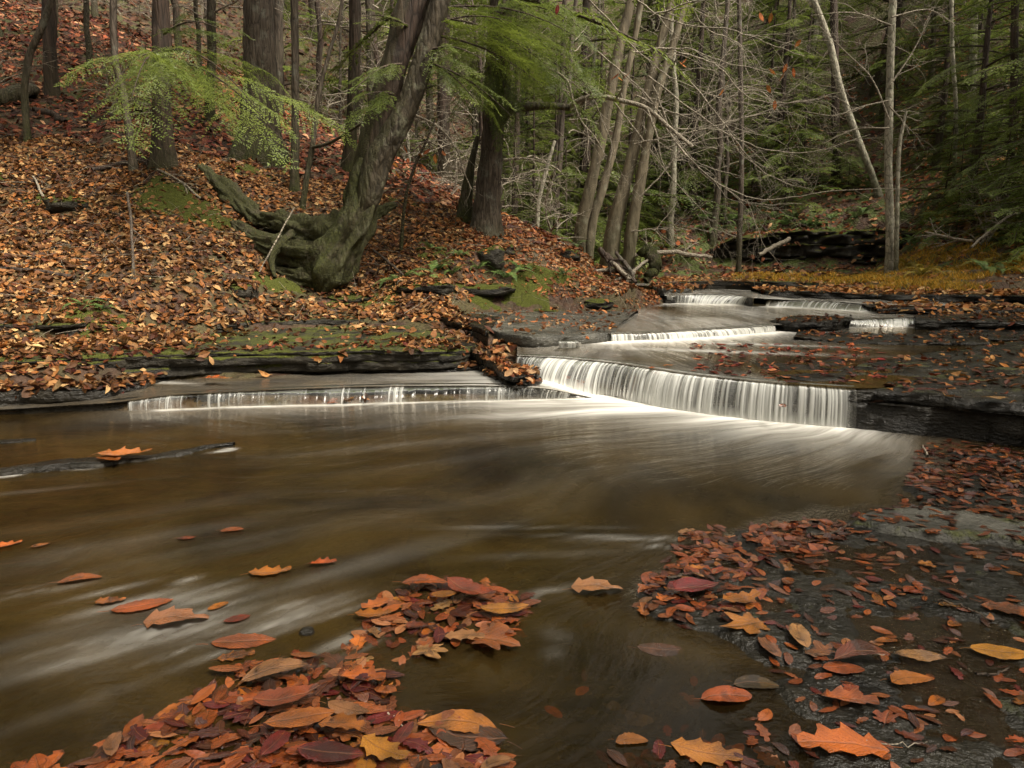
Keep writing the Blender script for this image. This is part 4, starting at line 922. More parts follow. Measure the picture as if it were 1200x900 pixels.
for k, (x0, y0, x1, y1, Yb) in enumerate([(584,40,515,75,10.6),(584,30,650,50,10.4),(584,55,640,100,10.8),(583,70,545,120,10.9),(585,10,700,25,10.2),(584,60,690,85,10.5),(586,20,620,5,10.4),(585,45,730,120,10.8),(584,75,600,150,11.0)]):
    bough(r_, O, at(x0, y0, Y=12), at(x1, y1, Y=Yb), .9, 170+k, 5)
# leaning pair and the pale double trunk by the bend
tree_px('leaning_tree', [(676,289,19),(682,262,16),(693,215,14),(709,140,13),(723,67,12),(741,-5,11)], 15, 'barkgrey', 'leftmost of the grey leaning trunks at the creek bend', ext=8, seg=20, parts=[('branches', bcr_hi[0], 6, 1.2)])
tree_px('leaning_tree', [(688,284,14),(697,250,11),(708,215,10),(722,160,9),(732,100,8),(745,40,7),(752,-5,7)], 15.4, 'barkgrey', 'thinner grey trunk leaning close behind the leftmost leaning one', ext=6, seg=14)
r_, O, P, R = tree_px('leaning_tree', [(714,296,27),(719,270,20),(730,225,16),(743,175,14),(757,115,12),(772,60,11),(790,-8,10)], 14, 'barkgrey', 'thickest pale trunk leaning right at the creek bend, hung with bare branches', ext=8, seg=26)
tree_px('leaning_tree', [(735,298,18),(741,265,15),(750,215,13),(759,165,11),(770,110,10),(788,55,9),(806,-8,8)], 13.8, 'barkgrey', 'rightmost of the grey leaning trunks at the creek bend', ext=7, seg=18)
rr = np.random.default_rng(5); web = []
for pts in [[(690,0),(745,55),(800,98),(860,120),(905,128)], [(735,-5),(790,38),(860,50),(930,78)], [(745,112),(800,132),(860,100),(930,108)], [(760,88),(830,140),(890,165),(960,172),(1035,155)], [(765,100),(800,190),(870,237),(940,232),(1010,232)],
            [(800,85),(850,150),(900,205),(950,222)], [(780,150),(830,215),(880,243),(920,243)], [(800,-5),(830,30),(870,45),(890,95),(908,98)], [(740,60),(800,60),(850,85),(905,100)], [(742,170),(800,165),(860,150),(900,100)],
            [(750,230),(800,170),(850,60),(880,20)], [(760,20),(830,5),(900,12)], [(700,60),(760,110),(830,190),(880,205)], [(610,50),(640,80),(690,120),(705,180),(700,192)], [(740,270),(790,268),(830,272)], [(790,60),(840,75),(880,110),(950,115),(1010,100)], [(720,120),(780,200),(830,262)]]:
    Yv = rr.uniform(11.5, 13.8); b, br = px_path([(p[0], p[1], 3.2) for p in pts], Yv); b[:, 1] += np.linspace(0, rr.uniform(-1.5, .5), len(b))
    b = resample(b, n=34) + .03*rr.normal(0, 1, (34, 3)).cumsum(0)*.35; web.append((b, np.linspace(.014, .005, 34)))
for P_, R_ in list(web):
    for q in range(10):
        k = rr.integers(3, len(P_)-1); dd = P_[k]-P_[k-1]; dd /= np.linalg.norm(dd); v = rr.normal(0, 1, 3); branchlets(P_[k], dd*.8 + v*.55, rr.uniform(.4, 1.7), R_[k]*.55, 2, rr, web, .55, (2, 5))
obj('bare_branches', tubes_mesh('bare_branches', [(p-O, r) for p, r in web], M['twig'], 5), r_)
# right side trees
r_, O, P, R = tree_px('maple_sapling', [(1044,310,12),(1043,260,10),(1041,200,9),(1042,130,9),(1044,60,8.5),(1047,-8,8)], 16.5, 'barkpale', 'tall slim pale greenish trunk standing alone on the right bank', ext=6, seg=14, flare=.25, mossbase=.3, mossh=1, rough=.05, parts=[('branches', bcr_hi[1], 7, .8)])
web = []; rr = np.random.default_rng(15)
for pts in [[(1042,140),(1020,90),(990,60),(960,30)], [(1042,125),(1060,145),(1066,158)], [(1041,118),(1010,125),(980,135),(940,130)], [(1043,100),(1070,60),(1090,20)], [(1042,150),(1000,152),(965,168)], [(1045,30),(1000,15),(950,18)], [(1045,20),(1090,12),(1120,30)]]:
    b, br = px_path([(p[0], p[1], 3) for p in pts], 16.3); b = resample(b, n=16); web.append((b, np.linspace(.022, .007, 16)))
for P_, R_ in list(web):
    for q in range(8):
        k = rr.integers(2, len(P_)-1); dd = P_[k]-P_[k-1]; branchlets(P_[k], dd/np.linalg.norm(dd)*.8 + rr.normal(0, .5, 3), rr.uniform(.3, 1.2), R_[k]*.5, 1, rr, web, .5)
obj('twigs', tubes_mesh('twigs', [(p-O, r) for p, r in web], M['twig'], 5), r_)
tree_px('maple_sapling', [(1052,306,6),(1051,260,5.5),(1052,210,5),(1055,165,4.5),(1062,130,3)], 16.3, 'barkpale', 'thin stem close against the right side of the tall slim pale trunk', ext=None, seg=8, flare=.2)
tree_px('leaning_tree', [(1032,236,9),(1022,205,8),(1010,175,8),(996,138,8),(984,102,8),(973,53,8),(952,-5,7)], 24, 'barkpale', 'slim mottled tree leaning left on the far right slope', ext=6, seg=10)
for pts, Y, mt, lb in [([(981,226,14),(980,180,10),(979,130,9),(978,60,9),(977,-8,8)], 26, 'barkdark', 'dark brown upright trunk behind the slim leaning tree'),
                       ([(1123,178,5),(1120,120,4.5),(1116,60,4.5),(1115,-8,4)], 21, 'barkpale', 'thin pale stem right of the tall slim pale trunk, under green boughs'),
                       ([(871,232,7),(869,170,6),(868,100,6),(866,-8,5)], 22, 'bark', 'thin grey stem seen through the web of bare branches'),
                       ([(1158,45,5),(1156,20,5),(1155,-8,5)], 26, 'barkpale', 'pale stem at the top near the upper right corner'),
                       ([(1188,190,9),(1188,100,8),(1190,-8,8)], 19, 'barkdark', 'dark trunk hidden in hemlock boughs at the right edge'),
                       ([(600,262,9),(604,215,8),(606,150,7),(607,60,7),(607,-8,6)], 21, 'barkdark', 'dark slim trunk just right of the limbed grey trunk'),
                       ([(640,268,8),(648,215,7),(655,150,6),(660,60,6),(662,-8,5)], 22, 'bark', 'grey slim trunk midway between the limbed trunk and the leaning pair'),
                       ([(522,225,20),(521,190,17),(520,150,16),(520,90,15),(520,-8,14)], 21, 'barkdark', 'broad dark trunk in the shade behind the curved tree'),
                       ([(640,262,5),(631,240,5),(640,200,5),(650,165,4)], 18, 'barkpale', 'thin pale leaning stem in the hollow beyond the bank crest')]:
    tree_px('slim_tree', pts, Y, mt, lb, ext=7 if pts[-1][1] < 0 else None, seg=12)

LATER = []
# ------------------------------------------------------------------ the woods beyond: each tree its own object
def place_hemlock(x, y, sc, v, small=False, label=None, group=None, tilt=0.0):
    z = gz(x, y)-.1; cm = (hcr_small if small else hcr)[v]; root = empty('hemlock_tree', (x, y, z), random.uniform(0, 6.28), sc, label=label, cat='tree', group=group)
    if small: root.name = 'young_hemlock'
    H = 3.2 if small else 13
    key = ('ht', small)
    if key not in _cache:
        zz = np.linspace(-.3, H, 14); P_ = np.stack([.04*np.sin(zz*.7)*(zz > 0), .03*np.cos(zz*.9), zz], 1); R_ = np.interp(zz, [-.3, 0, .6, H], [.03, .028, .022, .004] if small else [.26, .22, .16, .02])
        v_, f_ = tube(P_, R_, 12, .08, 1, 3); mb = MB(); mb.add(v_, f_, attrs=dict(moss=np.repeat(np.exp(-np.clip(zz, 0, 9)*1.2), 12))); _cache[key] = mb.mesh('trunk', M['barkdark'])
    obj('trunk', _cache[key], root); obj('crown', cm[0], root); tag(obj('limbs', cm[1], root), kind='stuff')
    root.rotation_euler.x = tilt; return root
_cache = {}
def zone(kind, px, Y):
    if px < 120: w = 'in the upper left corner of the hillside' if Y > 20 else 'near the fallen log at upper left'
    elif px < 300: w = 'high on the slope behind the hemlock boughs' if Y > 24 else 'just behind the hemlock boughs at upper left'
    elif px < 470: w = 'far behind the curved tree' if Y > 24 else 'close behind the curved tree'
    elif px < 580: w = 'far off between the curved and the limbed trunk' if Y > 27 else 'in the hollow behind the limbed trunk'
    elif px < 680: w = 'deep in the woods left of the leaning trunks' if Y > 27 else 'beyond the bank crest left of the leaning trunks'
    elif px < 790: w = 'far up the gap behind the leaning trunks' if Y > 29 else 'just behind the leaning trunks at the bend'
    elif px < 930: w = 'high above the left part of the rock wall' if Y > 29 else 'right above the left part of the rock wall'
    elif px < 1060: w = 'high on the slope behind the slim pale trunk' if Y > 29 else 'low behind the slim pale trunk'
    elif px < 1160: w = 'high on the right slope' if Y > 24 else 'low on the right slope past the pale trunk'
    else: w = 'at the right edge, high up' if Y > 21 else 'at the right edge above the yellow bank'
    return f'{kind} {w}', f'{kind}s {w}'
def place_bare(x, y, sc, v, mat='bark', label=None, group=None, lean=(0, 0)):
    key = ('bt', mat, v)
    if key not in _cache:
        r = np.random.default_rng(60+v); zz = np.linspace(-.3, 13, 22); w = r.normal(0, .05, (22, 2)).cumsum(0); w -= w[1]
        P_ = np.column_stack([w, zz]); R_ = np.interp(zz, [-.3, 0, .5, 13], [.2, .16, .115, .03]); v_, f_ = tube(P_, R_, 12, .09, 1, v); mb = MB(); mb.add(v_, f_, attrs=dict(moss=np.repeat(np.exp(-np.clip(zz, 0, 9)*1.5), 12))); _cache[key] = mb.mesh('trunk', M[mat])
    root = empty('bare_tree', (x, y, gz(x, y)-.1), random.uniform(0, 6.28), sc, label=label, cat='tree', group=group); root.rotation_euler.x, root.rotation_euler.y = lean
    obj('trunk', _cache[key], root); obj('branches', bcr[v], root); return root
for px_, Y_, s_, v_, lb_ in [(1128,19.8,.72,0,'bright feathery hemlock left of the dark trunk at the right edge'),(1205,16.5,.6,0,'nearest bright hemlock, its boughs reaching in from the right edge'),(1085,24,.7,0,'bright hemlock right behind the slim pale trunk'),(905,27,.8,0,'bright hemlock over the middle of the rock wall'),(700,24.5,.7,0,'bright hemlock showing between the leaning trunks'),(790,29,.85,0,'bright hemlock right of the leaning trunks')]: LATER.append((px_, Y_, s_, v_, lb_))
G1 = 'hemlocks filling the woods across the creek'; G2 = 'young hemlocks among the far trunks'; G3 = 'bare trees on the far slopes'; G4 = 'bare trees up the left hillside'
hr = np.random.default_rng(8)
far_h = [(690,24),(600,25),(560,27),(660,31),(520,32),(770,30),(820,27),(880,31),(940,32),(1020,29),(1070,30),(1120,27),(1190,24),(1290,17),(800,35),(880,38),(960,38),(1040,35),(1120,30),(1180,27),(740,37),(600,36),(540,40),(470,36),(430,28),(480,42),(380,34),(350,26),(300,38),(250,30),(690,42),(640,47),(800,46),(900,46),(1000,45),(1100,40),(1200,36),(1300,30),
         (1400,22),(1480,16),(-60,26),(-150,18),(100,40),(200,46),(20,44),(560,54),(740,55),(860,58),(380,52)]
for k, (px, Y) in enumerate(far_h):
    x = at(px, 300, Y=Y)[0] + hr.uniform(-.6, .6)
    lb, gr = zone('tall green hemlock', px, Y); place_hemlock(x, Y, hr.uniform(.85, 1.35), k % 3, label=lb, group=gr)
for px_, Y_, s_, v_, lb_ in LATER: place_hemlock(at(px_, 300, Y=Y_)[0], Y_, s_, v_, label=lb_)
midh = [(585,22),(625,19.5),(650,23),(690,25),(735,26),(765,29),(800,27.5),(845,27),(890,27.5),(930,28),(1085,25),(1180,20)]
for k, (px, Y) in enumerate(midh):
    x = at(px, 300, Y=Y)[0]; lb, gr = zone('half-grown feathery hemlock', px, Y); place_hemlock(x, Y, hr.uniform(.42, .62), k % 2, label=lb, group=gr)
yng = [(600,19),(625,22),(655,19),(680,24),(705,21),(740,24),(760,27.5),(800,26.5),(835,25.5),(872,26),(905,25),(935,26),(965,25.5),(1000,25),(1085,21),(1105,18.5),(1130,18),(1155,16.5),(1180,15.6),(1205,15),(1230,14.5),(1165,19),(1095,24),(1020,28),(580,23),(540,22),(500,26),(455,24),(820,31),(870,33),(660,28),(720,33),(780,32),(1140,22),(1190,22),(1215,18)]
for k, (px, Y) in enumerate(yng):
    x = at(px, 300, Y=Y)[0] + hr.uniform(-.4, .4); place_hemlock(x, Y, hr.uniform(.7, 1.5), k % 2, True, *zone('low young bushy hemlock', px, Y))
bt = [(590,25),(620,28),(655,25),(700,29),(730,31),(770,33),(790,24.5),(830,29),(860,25.5),(905,27),(925,30),(1000,31),(1060,29),(1090,33),(1130,26),(1170,31),(560,31),(500,30),(540,25),(470,26),(610,33),(680,35),(760,40),(840,42),(930,42),(1010,40),(1080,38),(630,40),(820,24.8),(1150,23),(1210,24),(575,20),(665,21),(445,20),(488,23)]
for k, (px, Y) in enumerate(bt):
    x = at(px, 300, Y=Y)[0] + hr.uniform(-.5, .5); place_bare(x, Y, hr.uniform(.6, 1.15), k % 3, ['bark', 'barkbirch', 'barkpale', 'barkdark'][k % 4], *zone('slim bare tree', px, Y), (hr.uniform(-.1, .1), hr.uniform(-.1, .1)))
lt = [(20,18),(90,19),(115,17),(150,22),(225,20),(255,17.5),(280,23),(370,20),(395,23),(10,25),(70,28),(130,30),(200,28),(240,34),(330,30),(180,36),(100,38),(30,36),(340,19),(430,17.5),(-60,16),(-140,12),(-200,20),(380,40),(300,45),(210,42),(235,14.8)]
for k, (px, Y) in enumerate(lt):
    x = at(px, 300, Y=Y)[0] + hr.uniform(-.5, .5); place_bare(x, Y, hr.uniform(.5, 1.0), k % 3, ['bark', 'barkdark', 'barkbirch'][k % 3], *zone('leafless tree', px, Y), (hr.uniform(-.12, .12), hr.uniform(-.12, .12)))
# bare brush
G5 = 'bare grey brush on the slopes'
for k in range(70):
    px = hr.uniform(-40, 1240); Y = hr.uniform(13, 32)
    x = at(px, 300, Y=Y)[0]; z = gz(x, Y)
    if z < .9 or (300 < px < 560 and Y < 15) or (1000 < px and Y < 15): continue
    o = obj('bare_shrub', shrub[k % 2]); o.location = (x, Y, z-.05); o.rotation_euler.z = hr.uniform(0, 6.28); o.scale = (hr.uniform(.7, 1.5),)*3
    lb, gr = zone('bare grey twiggy shrub', px, Y); tag(o, lb, 'shrub', gr)
# unseen trees round and behind the camera, added to shade the near creek
for k, (x, y) in enumerate([(-9,3),(9.5,5),(10.5,9),(-11,8),(13,12),(-14,3),(-6,-9),(7.5,-.5),(5.5,-4.5),(-9.5,5.5),(-6.5,-1.5)]):
    place_hemlock(x, y, hr.uniform(1.1, 1.4), k % 3, label='tall hemlock added out of view to shade the near creek', group='hemlocks outside the picture')
# ------------------------------------------------------------------ surface lookup for things that lie on the ground
_bv, _bf, _n0 = [], [], 0
for V, F in SOLIDS[1:]:
    _bv.append(V); _bf.append(F + _n0); _n0 += len(V)
_bv = np.concatenate(_bv); _bf = np.concatenate(_bf)
TREE = BVHTree.FromPolygons(_bv.tolist(), _bf.tolist())
def surface(x, y):
    """height and normal of the uppermost solid under points"""
    x = np.atleast_1d(x).astype(float); y = np.atleast_1d(y).astype(float)
    z = terrain(x, y); e = .06
    nx = -(terrain(x+e, y)-z)/e; ny = -(terrain(x, y+e)-z)/e; N = np.stack([nx, ny, np.ones_like(nx)], 1); N /= np.linalg.norm(N, axis=1)[:, None]
    dn = Vector((0, 0, -1))
    for i in range(len(x)):
        if y[i] > 26 or x[i] < -9: continue
        h = TREE.ray_cast(Vector((x[i], y[i], z[i]+3)), dn, 6)
        if h[0] is not None and h[0].z > z[i]:
            z[i] = h[0].z; n = h[1] if h[1].z > 0 else -h[1]; N[i] = n
    return z, N
def wet_level(x, y):
    w = np.full(len(x), -9.0)
    for poly, l, dp in WATERS: w = np.where(poly_sd(x, y, poly) > -.10, np.maximum(l, w), w)
    return w

PAL = dict(litter=[(.05,.022,.012),(.08,.032,.016),(.26,.105,.045),(.34,.16,.075),(.20,.075,.035),(.13,.05,.026),(.40,.22,.12),(.30,.10,.035),(.10,.028,.018),(.46,.29,.17),(.22,.09,.045)],
           dull=[(.12,.05,.025),(.17,.085,.045),(.09,.035,.02),(.06,.025,.016),(.2,.12,.07),(.14,.055,.025)],
           bright=[(.42,.16,.05),(.36,.15,.06),(.50,.22,.08),(.28,.10,.04),(.46,.27,.13),(.22,.07,.03),(.5,.33,.2)],
           wet=[(.07,.022,.009),(.13,.036,.012),(.045,.013,.007),(.18,.06,.016),(.10,.016,.008),(.24,.085,.025),(.26,.12,.05)])
def leaf_batch(x, y, z, N, size, pal, r, tilt=.5, lift=.02, n8=False, flat=1.0):
    n = len(x); c = np.array(PAL[pal])[r.integers(len(PAL[pal]), size=n)]*r.uniform(.45, 1.5, (n, 1))**1.2*(1 + .25*fbm(x*.9, y*.9, 0, 99, 3))[:, None]*np.array([.85, .81, .66])
    a = r.uniform(0, 6.283, n); N = N + r.normal(0, tilt*.5, (n, 3)); N[:, 2] = np.maximum(N[:, 2], .25); N /= np.linalg.norm(N, axis=1)[:, None]
    X = np.stack([np.cos(a), np.sin(a), 0*a], 1); X -= N*(X*N).sum(1)[:, None]; X /= np.linalg.norm(X, axis=1)[:, None]; Yv = np.cross(N, X)
    L = size*r.uniform(.42, 1.5, n); W = L*r.uniform(.34, .68, n); cu = r.normal(.0, .16, n)*L*flat; fo = r.uniform(-.02, .30, n)*W*flat
    if n8: T = [(-.5, 0), (-.28, .40), (.08, .5), (.34, .26), (.55, 0), (.30, -.30), (.02, -.5), (-.30, -.36)]; mids = [(-.22, 0), (.2, 0)]
    else: T = [(-.5, 0), (-.15, .5), (.3, .34), (.55, 0), (.25, -.38), (-.2, -.46)]; mids = []
    T = T + mids; V = np.empty((n, len(T), 3)); base = np.stack([x, y, z], 1) + np.array([0, 0, 1.0])*(r.uniform(0, 1, n)*lift + .004)[:, None]
    for k, (u, v) in enumerate(T):
        jt = r.uniform(.8, 1.2, n); ju = r.normal(0, .05, n)
        V[:, k] = base + X*((u+ju)*L)[:, None] + Yv*(v*W*jt)[:, None] + N*(cu*((u*2)**2) + fo*abs(v)*2 + cu*.6*(v > 0)*abs(u))[:, None]
    if n8: F = [[0, 1, 8, 8], ]; tri = np.array([[0,1,8],[1,2,8],[2,9,8],[2,3,9],[3,4,9],[4,5,9],[5,6,9],[6,8,9],[6,7,8],[7,0,8]])
    else: tri = np.array([[0,1,5],[1,2,4],[1,4,5],[2,3,4]])
    m = len(T); Fc = (tri[None] + (np.arange(n)*m)[:, None, None]).reshape(-1, 3)
    cc = np.repeat(c, m, axis=0)*r.uniform(.85, 1.1, (n*m, 1))
    return V.reshape(-1, 3), Fc, cc
def scatter(name, x0, x1, y0, y1, dens, size, pal, r, keep=None, **kw):
    n = int((x1-x0)*(y1-y0)*dens); x = r.uniform(x0, x1, n); y = r.uniform(y0, y1, n)
    vis = (abs(x) < 1.0*y + 2.5); x, y = x[vis], y[vis]
    z, N = surface(x, y); w = wet_level(x, y); ok = z > w + .004
    if keep is not None: ok &= keep(x, y, z)
    V, F, c = leaf_batch(x[ok], y[ok], z[ok], N[ok], size, pal, r, **kw)
    me = mesh_np(name, V, [F], M['litter'], cols=c, smooth=False)
    return tag(obj(name, me), kind='stuff')
lr = np.random.default_rng(21)
MOSSTOP = xy(L2F[::1]) + xy(L2B[::-1]); SLABP = [tuple(p) for p in Lz([(560,392),(625,405),(690,401),(722,391),(748,363),(520,362)], .38)]
qd = at(592, 405, z=.28)
def dry_keep(x, y, z):
    p = np.ones(len(x)); s = poly_sd(x, y, MOSSTOP); rnd = lr.uniform(0, 1, len(x))
    nz = .5+.5*fbm(x*1.3, y*1.3, 0, 91, 3)
    back = sstep(.0, .9, dist_line(x, y, Lz([(0,428),(130,420),(300,413),(550,415)], .34)))
    p = np.where((s > 0) & (z < .43), np.clip(.05 + .95*sstep(-2.6, -4.2, x - 0*y)*back + .7*back*(nz > .7), 0, 1), p)
    sp = poly_sd(x, y, SLABP); c = at(700, 384, z=.38)
    p = np.where((sp > 0) & (z < .58), .05 + .30*np.exp(-((x-c[0])/.36)**2-((y-c[1])/.22)**2), p)
    p = p*np.where(sp > 0, 1, sstep(-.35, -.05, nz-.75+.5) if False else 1)
    bare = sstep(.55, .8, fbm(x*.9, y*.9, 3, 93, 3)); p = p*(1-.45*bare)
    hol = np.exp(-((x+2.75)/.7)**2-((y-9.0)/.7)**2); p = p*(1-.75*hol)*np.where((x-qd[0])**2+(y-qd[1])**2 < .3, .25, 1)*(1-.55*sstep(.25, .7, fbm(x*2.3, y*2.3, 4, 94, 3)))
    return (rnd < p) & (x < 3.2)
scatter('leaf_litter', -14, 3.0, 5.2, 12.8, 800, .082, 'litter', lr, keep=lambda x, y, z: dry_keep(x, y, z) & (x < -.2 - .12*(y-6)), tilt=.85, lift=.035, n8=True)
scatter('leaf_litter', -1.6, 4.2, 5.6, 12.8, 760, .074, 'bright', lr, keep=lambda x, y, z: dry_keep(x, y, z) & (x >= -.2 - .12*(y-6)) & ~((y < 9) & (x > 1.4)), tilt=.7, lift=.03, n8=True)
scatter('leaf_litter', -21, 5, 12.8, 22, 170, .125, 'litter', lr, tilt=.7, lift=.04, keep=lambda x, y, z: x < 1.2)
scatter('leaf_litter', -3, 5, 12.8, 20, 170, .12, 'bright', lr, tilt=.7, lift=.04, keep=lambda x, y, z: x > -1.5)
scatter('leaf_litter', -26, -2, 20, 40, 42, .19, 'dull', lr, tilt=.7, lift=.05)
def right_keep(x, y, z): return (lr.uniform(0, 1, len(x)) < .35 + .65*sstep(-.3, .4, fbm(x*.5, y*.5, 0, 95, 3))) & (z > .6)
scatter('leaf_litter', 3, 26, 17, 34, 55, .17, 'litter', lr, tilt=.8, lift=.05, keep=right_keep)
scatter('leaf_litter', 2, 15, 9.5, 22, 150, .11, 'bright', lr, tilt=.7, lift=.02, keep=lambda x, y, z: (lr.uniform(0, 1, len(x)) < np.where(z > .62, .3, .75)) & (x > 2.6))
RLP = xy(RL_F) + xy(RL_B[::-1])
def rl_keep(x, y, z):
    f = sstep(-.5, .5, fbm(x*2.5, y*3.5, 0, 97, 3)); return (lr.uniform(0, 1, len(x)) < .25+.75*f) & (z < .75)
scatter('wet_leaf_litter', 1.6, 10, 4.2, 10.2, 130, .072, 'wet', lr, keep=lambda x, y, z: rl_keep(x, y, z) & (z > .15), tilt=.45, lift=.012, n8=True)
# leaves drowned on the crest shallows
x = lr.uniform(1.0, 3.6, 420); y = lr.uniform(4.9, 7.2, 420); ok = (poly_sd(x, y, U1) > .05) & (x > 1.35 + .25*(y-5)); x, y = x[ok], y[ok]
V, F, c = leaf_batch(x, y, np.full(len(x), .279), np.tile([0, 0, 1.0], (len(x), 1)), .075, 'wet', lr, tilt=.12, lift=.006, n8=True)
tag(obj('drowned_leaves', mesh_np('drowned_leaves', V, [F], M['litter'], cols=c, smooth=False)), kind='stuff')
# thin lines of leaves caught on the lowest left ledge
x = lr.uniform(-5, .3, 5200); y = lr.uniform(5, 6.6, 5200); s = poly_sd(x, y, xy(L1F) + xy(L1B[::-1])); ok = (s > .0) & (lr.uniform(0, 1, len(x)) < .55); x, y = x[ok], y[ok]
z, N = surface(x, y); V, F, c = leaf_batch(x, y, z, N, .062, 'wet', lr, tilt=.6, lift=.02, n8=True)
tag(obj('leaf_line', mesh_np('leaf_line', V, [F], M['litter'], cols=c, smooth=False)), kind='stuff')
q = at(592, 405, z=.28); x = q[0] + lr.normal(0, .15, 60); y = q[1] + lr.normal(0, .15, 60); z, N = surface(x, y); ok = z > .1
V, F, c = leaf_batch(x[ok], y[ok], z[ok], N[ok], .09, 'bright', lr, tilt=.8, lift=.035, n8=True); tag(obj('leaf_drift', mesh_np('leaf_drift', V, [F], M['litter'], cols=c*.75, smooth=False)), kind='stuff')

# ------------------------------------------------------------------ single fallen leaves of the foreground
def leaf_mesh(kind, colr, seed):
    r = np.random.default_rng(seed); nr = 17
    t = np.linspace(0, 1, nr)
    if kind == 'maple':
        na = 44; a = np.linspace(0, 2*np.pi, na, endpoint=False); lob = [(0, 1.0), (.95, .85), (-.95, .85), (1.95, .55), (-1.95, .55)]
        R = .24 + 0*a
        for a0, h in lob:
            d = (a-a0+np.pi) % (2*np.pi) - np.pi; R = np.maximum(R, h*.56*(1-np.abs(d)/.62).clip(0, 1)**.62 + .10)
        R *= 1 + .10*np.sin(a*11+seed) + .05*r.normal(0, 1, na)
        rings = [0, .35, .7, 1.0]; V = [[0, 0, 0]]; uv = [[.5, .5]]
        for q in rings[1:]:
            for k in range(na):
                x, y = R[k]*q*math.cos(a[k]), R[k]*q*math.sin(a[k]); V.append([x, y, 0]); uv.append([.5+x*.5, .5+y*.8])
        V = np.array(V, float); F3 = np.array([[0, 1+k, 1+(k+1) % na] for k in range(na)]); F4 = np.array([[1+j*na+k, 1+j*na+(k+1) % na, 1+(j+1)*na+(k+1) % na, 1+(j+1)*na+k] for j in range(2) for k in range(na)])
        F = [F3[:, ::1], F4[:, ::-1]]; uv = np.array(uv)
    else:
        if kind == 'oak': w = .27*np.sin(np.pi*t**.8)**.55*(.42 + .58*np.abs(np.sin(t*np.pi*3.6+.25))**.65) + .012
        elif kind == 'oval': w = .25*np.sin(np.pi*t**.9)**.62 + .004
        else: w = .205*np.sin(np.pi*t**.85)**.75 + .004
        cols_ = np.array([-1, -.55, 0, .55, 1.0]); V = []; uv = []
        for i in range(nr):
            ser = (1 + (.055 if kind == 'beech' else .02)*(-1)**i)*r.uniform(.93, 1.05)
            for j, cc in enumerate(cols_):
                tt = t[i] + (.03*abs(cc) if kind != 'oak' else .05*abs(cc)*math.sin(t[i]*22)); V.append([tt-.5, cc*w[i]*ser*(1 if j < 2 else r.uniform(.93, 1.07)), 0]); uv.append([t[i], .5+.5*cc*w[i]/.3])
        V = np.array(V); F = [grid_faces(nr, 5)]; uv = np.array(uv)
    # curl and fold
    c1, c2, c3 = r.normal(0, .22), r.uniform(-.25, .75), r.normal(0, .25)
    flat = {0: .2, 1: .55, 2: 1.2}[seed % 3]
    V[:, 2] = flat*(c1*V[:, 0]**2 + c2*np.abs(V[:, 1])**1.4*.9 + c3*V[:, 0]*V[:, 1]) + .018*flat*noise(V[:, 0]*7, V[:, 1]*7, seed) 
    V[:, 1] += .07*r.normal()*4*V[:, 0]**2
    V[:, 2] -= V[:, 2].min()
    # stalk
    P_ = np.array([[-.49, 0, V[0, 2]], [-.58, .01, V[0, 2]*.6+.004], [-.68, .03*r.normal(), .004]]) if kind != 'maple' else np.array([[-.02, 0, .0], [-.25, .01, .004], [-.5, .05, .004]])
    v, f = tube(P_, [.007, .005, .004], 3); n0 = len(V)
    V = np.vstack([V, v]); F.append(f + n0); uv = np.vstack([uv, np.full((len(v), 2), .5)])
    shade = 1 + .5*noise(V[:, 0]*5, V[:, 1]*5, seed, 3); cl = np.array(colr)[None]*shade[:, None]*.66*np.array([1.0, .88, .7])
    if seed % 2 == 0: cl = np.where((noise(V[:, 0]*4+3, V[:, 1]*4, seed, 9) > .35)[:, None], cl*.35, cl)
    return mesh_np('fallen_leaf', V, F, M['wetleaf'], cols=cl, uv=uv)
LC = {'orange': (.55, .17, .016), 'rust brown': (.36, .10, .016), 'dark red': (.15, .018, .010), 'dark brown': (.07, .028, .012), 'yellow': (.50, .22, .025), 'tan': (.36, .19, .085), 'amber': (.44, .165, .024), 'olive': (.13, .09, .02)}
_lm = {}
def leaf_get(kind, cname, v):
    key = (kind, cname, v)
    if key not in _lm: _lm[key] = leaf_mesh(kind, LC[cname], v*7 + sum(map(ord, kind+cname)) % 50)
    return _lm[key]
KN = {'oak': 'lobed oak leaf', 'beech': 'toothed beech leaf', 'oval': 'smooth oval leaf', 'maple': 'pointed maple leaf'}
NLEAF = 0
def put_leaf(x, y, z, kind, cname, v, L, rz, label, group=None, tx=0.0, ty=0.0, mat=None):
    global NLEAF
    o = obj('fallen_leaf', leaf_get(kind, cname, v)); o.location = (x, y, z); o.rotation_euler = (tx, ty, rz); o.scale = (L, L, L)
    NLEAF += 1; return tag(o, label, 'leaf', group)
def hero(px, py, z, kind, cname, wpx, deg, label, v=0, tx=0, ty=0, dz=.004):
    q = at(px, py, z=z); zz, _ = surface(q[0], q[1]); zt = max(z, float(zz[0]) if z < .5 else z)
    if abs(zt - z) > .001: q = at(px, py, z=zt)
    L = wpx*np.linalg.norm(q-np.array([0, 0, CAM_H]))/800; put_leaf(q[0], q[1], zt+dz, kind, cname, v, L, math.radians(deg), label, tx=tx, ty=ty)
